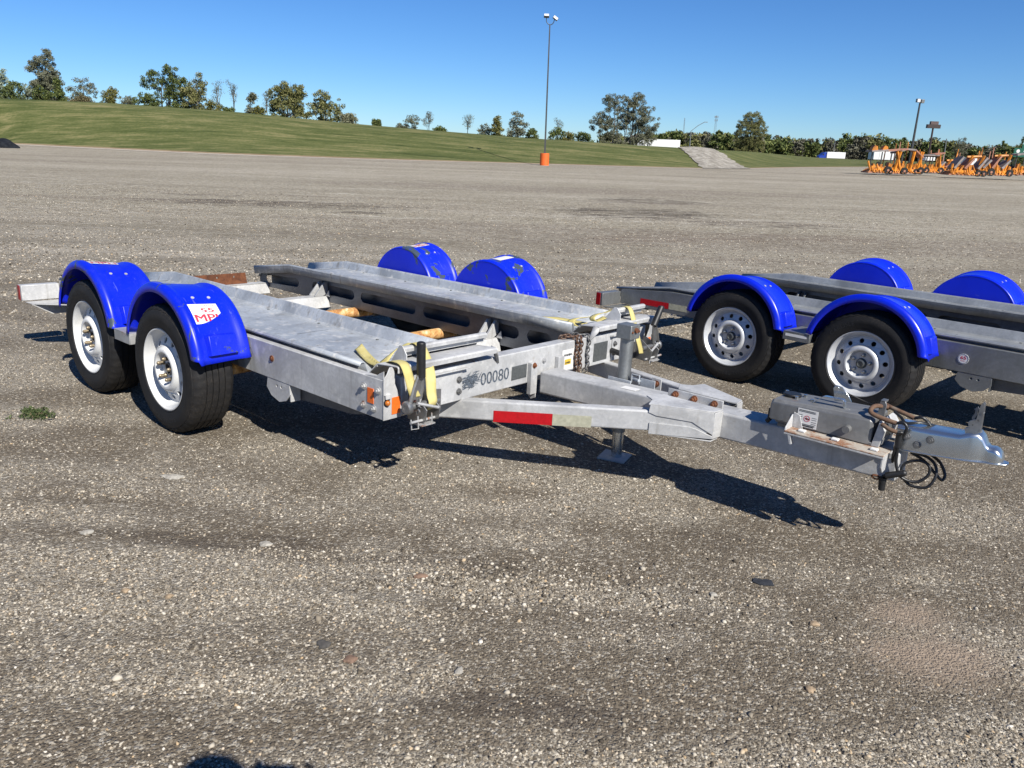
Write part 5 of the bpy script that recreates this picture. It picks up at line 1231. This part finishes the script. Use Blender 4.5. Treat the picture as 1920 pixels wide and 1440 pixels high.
def far_pole(name, label, cat, pb, pt, Y, r0, r1, mat):
    b = at(*pb, Y); t = at(*pt, Y); o = empty(name, b); tag(o, label, cat); d = Vector(t-b)
    g = G(); g.tube([(0, 0, -.5), tuple(d)], [r0, r1], 8); g.build('pole', mat, o); return o, d
o, d = far_pole('lamp_pole', 'tall grey lamp pole leaning above the orange machines', 'lamp pole', (1706, 300), (1725, 193), 95, .16, .10, M['pole_dark'])
g = G(); g.box(d.x-.45, d.x-.05, -.2, .2, d.z+.05, d.z+.45); g.box(d.x+.05, d.x+.42, -.2, .2, d.z-.02, d.z+.38); h = g.build('lamp_head', M['pole_grey'], o, bevel=.03)
g = G(); g.box(d.x-.42, d.x-.08, -.215, -.203, d.z+.08, d.z+.40); g.build('lens', M['lamp_white'], h)
o, d = far_pole('sign_pole', 'tall dark pole sign with stepped brown board over the machines', 'sign', (1739, 302), (1749.5, 240), 260, .35, .28, M['sign_dark'])
g = G(); g.box(d.x-2.1, d.x+2.1, -.5, .5, d.z-.1, d.z+1.05); g.build('lower_board', M['sign_dark'], o); g = G(); g.box(d.x-1.15, d.x+1.25, -.5, .5, d.z+1.05, d.z+2.0); g.build('upper_board', M['sign_brown'], o)
far_pole('utility_pole', 'pale thin pole between the two groups of orange machines', 'pole', (1768, 308), (1775, 260), 150, .12, .08, M['pole_grey'])
far_pole('utility_pole', 'thin pale pole standing behind the blue truck', 'pole', (1563, 284), (1566, 264), 340, .18, .14, M['pole_grey'])
o, d = far_pole('street_light', 'grey highway street light with one long arm above the ramp', 'street light', (1293, 278), (1295.5, 246), 240, .17, .12, M['pole_grey'])
a = Vector(at(1321, 229, 240)-at(1293, 278, 240)); g = G(); g.tube([tuple(d), tuple(d+(a-d)*.5+Vector((0, 0, .25))), tuple(a)], .09, 6); g.build('arm', M['pole_grey'], o); g = G(); g.box(a.x-.1, a.x+.9, -.15, .15, a.z-.08, a.z+.1); g.build('lamp_head', M['pole_grey'], o)
def mast(label, pb, pt, Y, w, head):
    b = at(*pb, Y); t = at(*pt, Y); o = empty('radio_mast', b); tag(o, label, 'mast'); h = t[2]-b[2]; g = G(); n = 14
    for sx, sy in ((-1, -1), (1, -1), (0, 1)): g.tube([(sx*w, sy*w, 0), (sx*w*.45, sy*w*.45, h)], .10, 4)
    for k in range(n):
        z0 = h*k/n; z1 = h*(k+1)/n; f0 = w*(1-.55*k/n); f1 = w*(1-.55*(k+1)/n)
        g.tube([(-f0, -f0, z0), (f1, -f1, z1)], .06, 3); g.tube([(f0, -f0, z0), (0, f1, z1)], .06, 3)
    g.build('lattice', M['pole_grey'], o)
    if head:
        g = G(); [g.box(x-.35, x+.35, -1.5, -1.1, h-2.4+z, h-.2+z) for x, z in ((-1.6, 0), (0, .4), (1.6, 0), (-1.2, -3.4), (1.2, -3.4))]; g.tube([(-2, -1.2, h-1.4), (2, -1.2, h-1.4)], .1, 4); g.build('antenna', M['pole_grey'], o)
mast('tall lattice radio mast with antennas above the woodland', (1339, 256), (1341.5, 217), 900, 1.5, True)
mast('slim distant mast left of the highway street light', (1281, 252), (1282.5, 221), 900, .8, False)

def semi(label, px0, px1, top, bot, Y, cab_mat, cab_frac, trailer_gap=.06):
    """semi truck seen from the side, driving to the left"""
    a = at(px0, bot, Y); b = at(px1, bot, Y); L = float(np.linalg.norm(b-a)); H = at(px0, top, Y)[2]-a[2]
    ang = math.atan2(b[1]-a[1], b[0]-a[0]); o = empty('semi_truck', a, ang); tag(o, label, 'truck', 'trucks on the highway'); c = L*cab_frac
    g = G(); g.box(c+L*trailer_gap*.3, L, -1.25, 1.25, H*.27, H); g.build('box_trailer', M['truck_white'], o, bevel=.05)
    g = G(); cabp = [(0, H*.16), (c*.98, H*.16), (c*.98, H*.93), (c*.60, H*.90), (c*.36, H*.62), (c*.02, H*.46)]; g.prism(cabp, 'xz', -1.2, 1.2); cb = g.build('cab', cab_mat, o, bevel=.06)
    g = G(); g.prism([(c*.40, H*.60), (c*.54, H*.78), (c*.66, H*.78), (c*.66, H*.58)], 'xz', -1.215, -1.205); g.build('window', M['glass_dark'], cb)
    for x in (c*.22, c*.86, c*1.05, L*.86, L*.93):
        w = G(); [w.cyl((x, y, H*.125), (x, y+.3, H*.125), H*.125, 18) for y in (-1.2, .9)]; w.build('wheel', M['tyre'], o, angle=50)
    g = G(); g.box(c*.9, L*.98, -.5, .5, H*.2, H*.268); g.build('chassis', M['pole_dark'], o)
semi('white semi truck with a white trailer on the road beyond the bank', 1186, 1273, 259.5, 280, 300, M['truck_white'], .30)
semi('blue cabbed semi truck with white trailer in front of the woodland', 1532, 1581, 284, 300, 262, M['truck_blue'], .28)
# white boxes parked behind the machines
for lab, u0, u1, v0, v1, Y in (('white box trailer parked behind the tall orange machine', 1637, 1682, 284, 299, 150), ('white van body behind the right group of orange machines', 1811, 1833, 296, 309, 140), ('small white cabin seen between the orange machines', 1735, 1754, 295, 301, 120)):
    a = at(u0, v1, Y); b = at(u1, v0, Y); o = empty('box_trailer', (a[0], a[1], float(gz(a[0], a[1])))); tag(o, lab, 'trailer'); w = b[0]-a[0]; z1 = b[2]-o.location.z; z0 = max(.4, a[2]-o.location.z)
    g = G(); g.box(0, w, 0, 2.4, z0, z1); bx = g.build('body', M['truck_white'], o, bevel=.04); g = G(); [g.box(w*k-.02, w*k+.02, -.012, -.002, z0+.1, z1-.1) for k in (.25, .5, .75)]; g.build('seam', M['pole_grey'], bx)
    g = G(); [g.cyl((x, .1, .4), (x, .4, .4), .4, 16) for x in (w*.3, w*.7)]; g.build('wheel', M['tyre'], o, angle=50)

def machine(label, px, base, Y, w, h, seed, tall, legs=4):
    """folding orange field machine: low spiked deck, posts, a worn upper deck and uprights"""
    R = random.Random(seed); b = on_ground(px, base); k = Y/b[1]; b = CAMP+(b-CAMP)*k; b[2] = at(px, base, Y)[2]
    o = empty('field_machine', b); tag(o, label, 'farm machine', 'orange field machines at the end of the lot'); dd = w*.42
    g = G(); g.prism([(-.5*w, .18), (-.40*w, .45), (-.1*w, .62), (.05*w, .45), (.5*w, .5), (.5*w, .18)], 'xz', -dd*.4, dd*.6); dk = g.build('lower_deck', M['machine_orange'], o, bevel=.03)
    g = G(); g.box(-.52*w, .5*w, -dd*.45, dd*.62, .06, .18); g.build('skid', M['machine_fade'], o)
    g = G()
    for i in range(17):
        x = -.46*w+.92*w*i/16; g.tube([(x, -dd*.42, .30), (x+R.uniform(-.35, .35), -dd*.30, .55+R.uniform(0, .75 if i % 3 == 0 else .4))], R.uniform(.05, .11), 5); g.tube([(x, -dd*.44, .35), (x+R.uniform(-.4, .4), -dd*.52, .14)], .04, 4)
    g.build('tine_row', M['machine_orange'], o)
    if tall:
        for x in (-.44*w, -.16*w, .10*w, .42*w):
            g = G(); g.tube([(x, -dd*.2, .3), (x+R.uniform(-.1, .15), -dd*.2, h*.80)], .055, 6); g.build('post', M['pole_dark'], o)
        for i, (x0, x1, t0, t1, m_) in enumerate((((-.50*w, -.05*w, .84, .90, 'machine_grey'), (-.06*w, .48*w, .88, .96, 'machine_fade')), ((-.48*w, -.10*w, .80, .95, 'machine_grey'), (-.12*w, .20*w, .95, .93, 'machine_grey'), (.18*w, .48*w, .93, .66, 'machine_fade')), ((-.48*w, .30*w, .78, .80, 'machine_grey'), (.1*w, .5*w, .82, .90, 'machine_fade')))[(seed-1) % 3]):
            g = G(); g.prism([(x0, h*t0-.16), (x1, h*t1-.16), (x1, h*t1), (x0, h*t0)], 'xz', -dd*.5, dd*.5); g.build('upper_deck', M[m_], o, bevel=.02)
        for x in ((-.40*w, -.12*w) if seed == 1 else ()):
            g = G(); g.prism([(x-.3, h*.82), (x+.32, h*.84), (x+.22, h*1.0), (x-.05, h*1.04), (x-.2, h*.96)], 'xz', -dd*.35, dd*.1); g.build('bracket', M['machine_orange'], o)
        for x0, x1 in (((.40*w, .30*w),), ((.20*w, .30*w), (.36*w, .20*w)), ((.34*w, .44*w), (.46*w, .36*w), (.10*w, .16*w)))[seed % 3]:
            g = G(); g.tube([(x0, -dd*.4, .35), (x1, -dd*.4, h*.84)], .14, 5); g.build('strut', M['machine_orange'], o)
    else:
        for i in range(3):
            x = -.40*w+.30*w*i+R.uniform(-.05, .05)*w; k1 = R.uniform(.55, .85); g = G(); g.prism([(x, h*.34), (x+.22*w, h*k1), (x+.26*w, h*(k1-.05)), (x+.06*w, h*.29)], 'xz', -dd*.5, dd*.4); g.build('upper_deck', M[('machine_grey', 'machine_fade', 'machine_grey')[i]], o, bevel=.02)
        for x in (-.05*w, .28*w):
            g = G(); g.tube([(x, -dd*.3, .3), (x+.13*w, -dd*.3, h*.88)], .13, 5); g.build('strut', M['machine_orange'], o)
        g = G(); g.tube([(.0, 0, h*.80), (.4*w, 0, h*.84)], .14, 5); g.build('crossbar', M['machine_orange'], o)
    g = G(); [g.prism([(x, .45), (x+.30, .5), (x+.34, .5+R.uniform(.2, .6)), (x+.10, .62+R.uniform(.1, .5))], 'xz', -dd*.35, -dd*.25+R.uniform(0, .4)) for x in (-.40*w, -.22*w, .02*w, .24*w, .38*w)]; g.build('guard_panel', M['machine_orange'], o, bevel=.02)['kind'] = 'stuff'
    for i in range(legs):
        x = .05*w+R.uniform(-.5, .45)*w*.9; g = G(); hh = h*R.uniform(.92, 1.22); g.tube([(x, dd*.3, .4), (x+R.uniform(-.1, .2), dd*.3, hh)], .05, 4); g.build('upright', M['machine_fade'] if i % 2 else M['machine_orange'], o)
    for x in ((-.12*w, .44*w), (.02*w, .10*w, .47*w), (.30*w, .45*w))[seed % 3]:
        rw = R.uniform(.24, .38); g = G(); g.cyl((x, -dd*.52, rw), (x, -dd*.36, rw), rw, 16); wh = g.build('wheel', M['tyre'], o, angle=50); g = G(); g.cyl((x, -dd*.535, rw), (x, -dd*.521, rw), rw*.32, 12); g.build('hub', M['machine_fade'], wh)
machine('orange field machine, leftmost, with decks raised on dark posts', 1656, 326, 80, 3.6, 2.6, 1, True, 1)
machine('orange field machine with arched deck beside the leftmost one', 1694, 326, 81, 3.0, 2.6, 2, True, 3)
machine('orange field machine with dark tank and struts left of the pale pole', 1737, 325, 84, 2.6, 2.4, 3, True, 4)
machine('low faded field machine behind the right group', 1771, 322, 96, 3.2, 1.6, 4, False, 2)
machine('low orange field machine, front left of the right group', 1806, 330, 78, 3.4, 2.2, 5, False, 4)
machine('orange field machine with slanted grey decks in the right group', 1857, 330, 78, 3.2, 2.3, 6, False, 5)
machine('orange field machine cut off by the right edge of the photo', 1918, 330, 78, 2.6, 2.4, 7, True, 2)
b = on_ground(1893, 329); k = 79/b[1]; b = at(1893, 329, 79); o = empty('sprayer', b); tag(o, 'pale green machine standing between the orange machines at the right edge', 'farm machine'); R_ = random.Random(8)
for i in range(5):
    g = G(); g.tube([(-.5+.25*i, 0, .1), (-.3+.2*i+R_.uniform(-.3, .3), 0, 1.2+R_.uniform(-.2, .5)), (-.1+.2*i, -.1, .3)], .06, 5); g.build('arm', M['machine_green'] if i % 2 == 0 else M['pole_dark'], o)
g = G(); g.box(-.35, .45, -.3, .4, .45, .95); g.build('body', M['pole_dark'], o, bevel=.05); g = G(); g.prism([(-.1, .95), (.25, 1.0), (.15, 1.5), (-.05, 1.55), (-.2, 1.3)], 'xz', -.2, .1); g.build('hood', M['machine_green'], o, bevel=.03)
for x in (-.45, .5):
    g = G(); g.cyl((x, -.35, .28), (x, -.2, .28), .28, 16); g.build('wheel', M['tyre'], o, angle=50)
# green highway sign
a = at(1899, 294, 210); b = at(1945, 279, 210); o = empty('highway_sign', (a[0], a[1], a[2]-4)); tag(o, 'green highway guide sign at the right edge in front of the woodland', 'sign')
g = G(); W_ = b[0]-a[0]; H_ = b[2]-a[2]; g.box(0, W_, 0, .15, 4, 4+H_); bd = g.build('board', M['sign_green'], o); g = G(); g.box(W_*.32, W_, 0, .15, 4+H_+.02, 4+H_+.9); g.build('exit_tab', M['sign_green'], o)
g = G(); g.prism(circ(W_*.18, 4+H_*.66, .45, 16), 'xz', -.03, -.01); [g.box(W_*x, W_*(x+.12), -.03, -.01, 4+H_*z, 4+H_*z+.25) for x, z in ((.06, .25), (.22, .25), (.42, .6), (.58, .6), (.42, .25))]; g.build('white_legend', M['white_print'], bd)
for x in (.2, .8):
    g = G(); g.tube([(W_*x, .3, -1), (W_*x, .3, 4+H_)], .12, 6); g.build('post', M['pole_grey'], o)

# a dark heap at the foot of the bank, cut by the left edge of the photograph
h0 = on_ground(-2, 277); bm = bmesh.new(); bmesh.ops.create_icosphere(bm, subdivisions=4, radius=1)
for v in bm.verts:
    n = v.co.copy(); k = 1+.10*math.sin(5*n.x+1)+.08*math.sin(7*n.y+n.x*3); v.co = Vector((n.x*1.45*k, n.y*.8*k, max(-.05, n.z)*.66*k*(1-.25*n.x)))
me = bpy.data.meshes.new('dark_heap'); bm.to_mesh(me); bm.free(); me.materials.append(simple('dark_tarp', (.010, .013, .018), .8, 0, .4, 6, .3, .2)); o = bpy.data.objects.new('tarp_heap', me); COL.objects.link(o); o.location = h0+np.array([0, .5, 0])
tag(o, 'low black heap at the foot of the bank, cut by left edge', 'heap')

# ------------------------------------------------------------------ small things on the lot
M['tan_stone'] = simple('tan_stone', (.34, .25, .16), .85, 0, .25, 60, .2); M['pale_stone'] = simple('pale_stone', (.37, .345, .30), .9, 0, .3, 70, .5); M['brown_stone'] = simple('brown_stone', (.20, .125, .085), .85, 0, .25, 60, .2); M['dark_stone'] = simple('dark_stone', (.085, .078, .07), .85, 0, .25, 60, .2)
M['scrap'] = simple('dark_scrap', (.035, .037, .042), .55, 0, .3, 40, .2)
def stone(label, px, py, L, W, H, rz, mat, seed):
    p = on_ground(px, py); R = np.random.default_rng(seed); bm = bmesh.new(); bmesh.ops.create_icosphere(bm, subdivisions=2, radius=1)
    for v in bm.verts:
        n = v.co.copy(); k = 1+.20*math.sin(3.1*n.x+seed)+.16*math.sin(4.3*n.y+1.7*seed)+R.normal(0, .05); v.co = Vector((n.x*L/2*k, n.y*W/2*k, n.z*H/2*(.8+.2*k)))
    me = bpy.data.meshes.new('stone'); bm.to_mesh(me); bm.free(); me.materials.append(mat); o = bpy.data.objects.new('stone', me); COL.objects.link(o); o.location = (p[0], p[1], p[2]+H*.16); o.rotation_euler = (.05, .08, rz)
    tag(o, label, 'stone', 'larger stones lying on the gravel')
for i, a in enumerate((('long flat whitish stone below the front near wheel', 322, 895, .105, .045, .016, .1, 'pale_stone'), ('flat reddish brown stone, low centre left of the photo', 656, 1238, .048, .040, .014, .5, 'brown_stone'), ('dark flat stone just up left of the reddish brown stone', 608, 1209, .050, .040, .012, .9, 'dark_stone'),
    ('pale flat stone with a tan edge on the left of the lot', 500, 1021, .052, .030, .014, .2, 'pale_stone'), ('rounded grey white stone in the lower left centre', 861, 1259, .034, .024, .016, 1.2, 'pale_stone'), ('brownish rounded stone in the middle foreground', 788, 1082, .044, .032, .02, .3, 'brown_stone'),
    ('tan stone left of the dusty patch', 1526, 1171, .036, .026, .016, .2, 'tan_stone'), ('tan pebble at the lower edge of the dusty patch', 1518, 1294, .034, .024, .016, -.5, 'tan_stone'), ('small ochre stone on the left foreground', 236, 1109, .030, .022, .016, .4, 'tan_stone'),
    ('ochre pebble right of the small ochre stone', 318, 1119, .030, .022, .016, .9, 'tan_stone'), ('pale pebble close to the dark scrap', 1338, 1116, .028, .022, .016, .1, 'pale_stone'), ('pale round stone on the left by dirt streak', 164, 1000, .040, .032, .02, .7, 'pale_stone'))):
    stone(a[0], a[1], a[2], a[3], a[4], a[5], a[6], M[a[7]], i)
p = on_ground(1430, 1092); g = G(); g.prism([(-.038, -.012), (-.01, -.026), (.038, -.018), (.034, .012), (.012, .018), (.002, .012), (-.03, .016)], 'xy', .003, .0055); o = g.build('scrap_piece', M['scrap']); o.location = p; o.rotation_euler = (.06, .03, -.15); tag(o, 'thin dark scrap of plastic lying on the gravel', 'scrap')
# weed tuft
p = on_ground(65, 780); R = np.random.default_rng(4); V, F = leaf_cloud(R, [(R.normal(0, .055), R.normal(0, .035), .012+R.random()*.012) for _ in range(46)], [(.022, .022, .012)]*46, [16]*46, .0085)
o = empty('weed_tuft', p); tag(o, 'low green weed tuft on the gravel left of the wheels', 'weed'); me = np_mesh('foliage', V, F, leaf_mat('weed_leaf', (.030, .048, .016), (.060, .088, .030), (.11, .13, .055))); q = bpy.data.objects.new('foliage', me); COL.objects.link(q); q.parent = o
g = G(); rr = random.Random(6)
for k in range(26):
    a = rr.uniform(0, 2*PI); r = rr.uniform(.03, .09); g.tube([(0, 0, .0), (r*.5*math.cos(a), r*.4*math.sin(a), .02), (r*math.cos(a), r*.7*math.sin(a), .012)], .0012, 4)
g.build('stem', M['tan_stone'], q if False else o)

# ------------------------------------------------------------------ the photographer, standing behind the camera
def photographer():
    gx, gy = .36, -.135; gr = float(gz(gx, gy)); r = empty('person', (gx, gy, gr)); r.scale = (1.08, 1.08, 1.08); tag(r, 'person in dark clothes holding up a phone to photograph the trailers', 'person')
    J = {'pelvis': (0, 0, .84), 'belly': (0, 0, .98), 'chest': (0, .01, 1.14), 'neck': (0, .0, 1.28), 'nk2': (0, .02, 1.33), 'head': (0, .03, 1.41), 'top': (0, .02, 1.53)}
    E = [('pelvis', 'belly'), ('belly', 'chest'), ('chest', 'neck'), ('neck', 'nk2'), ('nk2', 'head'), ('head', 'top')]; rad = {'pelvis': .135, 'belly': .13, 'chest': .145, 'neck': .07, 'nk2': .055, 'head': .082, 'top': .060}
    for s, n in ((-1, 'l'), (1, 'r')):
        J.update({n+'hip': (s*.09, 0, .78), n+'knee': (s*.10, .03, .43), n+'ank': (s*.10, -.01, .08), n+'toe': (s*.12, .16, .035), n+'sh': (s*.17, 0, 1.21), n+'el': (s*.20, .12, 1.00), n+'wr': (s*.075, .25, 1.19)})
        rad.update({n+'hip': .085, n+'knee': .058, n+'ank': .042, n+'toe': .035, n+'sh': .062, n+'el': .044, n+'wr': .029})
        E += [('pelvis', n+'hip'), (n+'hip', n+'knee'), (n+'knee', n+'ank'), (n+'ank', n+'toe'), ('chest', n+'sh'), (n+'sh', n+'el'), (n+'el', n+'wr')]
        for f in range(4):
            a = (s*.068, .275, 1.215+.014*f); b = (s*.050, .300, 1.222+.016*f); J[n+f'f{f}a'] = a; J[n+f'f{f}b'] = b; rad[n+f'f{f}a'] = .009; rad[n+f'f{f}b'] = .007; E += [(n+'wr', n+f'f{f}a'), (n+f'f{f}a', n+f'f{f}b')]
        J[n+'ta'] = (s*.052, .262, 1.20); J[n+'tb'] = (s*.040, .268, 1.225); rad[n+'ta'] = .010; rad[n+'tb'] = .008; E += [(n+'wr', n+'ta'), (n+'ta', n+'tb')]
    k = list(J); me = bpy.data.meshes.new('body'); me.from_pydata([J[q] for q in k], [(k.index(a), k.index(b)) for a, b in E], []); o = bpy.data.objects.new('body', me); COL.objects.link(o); o.parent = r
    md = o.modifiers.new('skin', 'SKIN'); 
    if not me.skin_vertices: me.attributes.new('skin', 'FLOAT', 'POINT')
    if me.skin_vertices:
        for i, q in enumerate(k): me.skin_vertices[0].data[i].radius = (rad[q], rad[q]); me.skin_vertices[0].data[i].use_root = (q == 'pelvis')
    o.modifiers.new('sub', 'SUBSURF').render_levels = 2; me.materials.append(simple('dark_clothes', (.03, .032, .04), .9, 0, .2, 20))
    g = G(); g.ball((0, .015, 1.46), .088, 18, 1.05); g.build('cap', simple('dark_cap', (.02, .02, .025), .9), r)
    g = G(); g.box(-.04, .04, .270, .278, 1.205, 1.285); g.build('phone', M['black'], r, bevel=.004)
photographer()
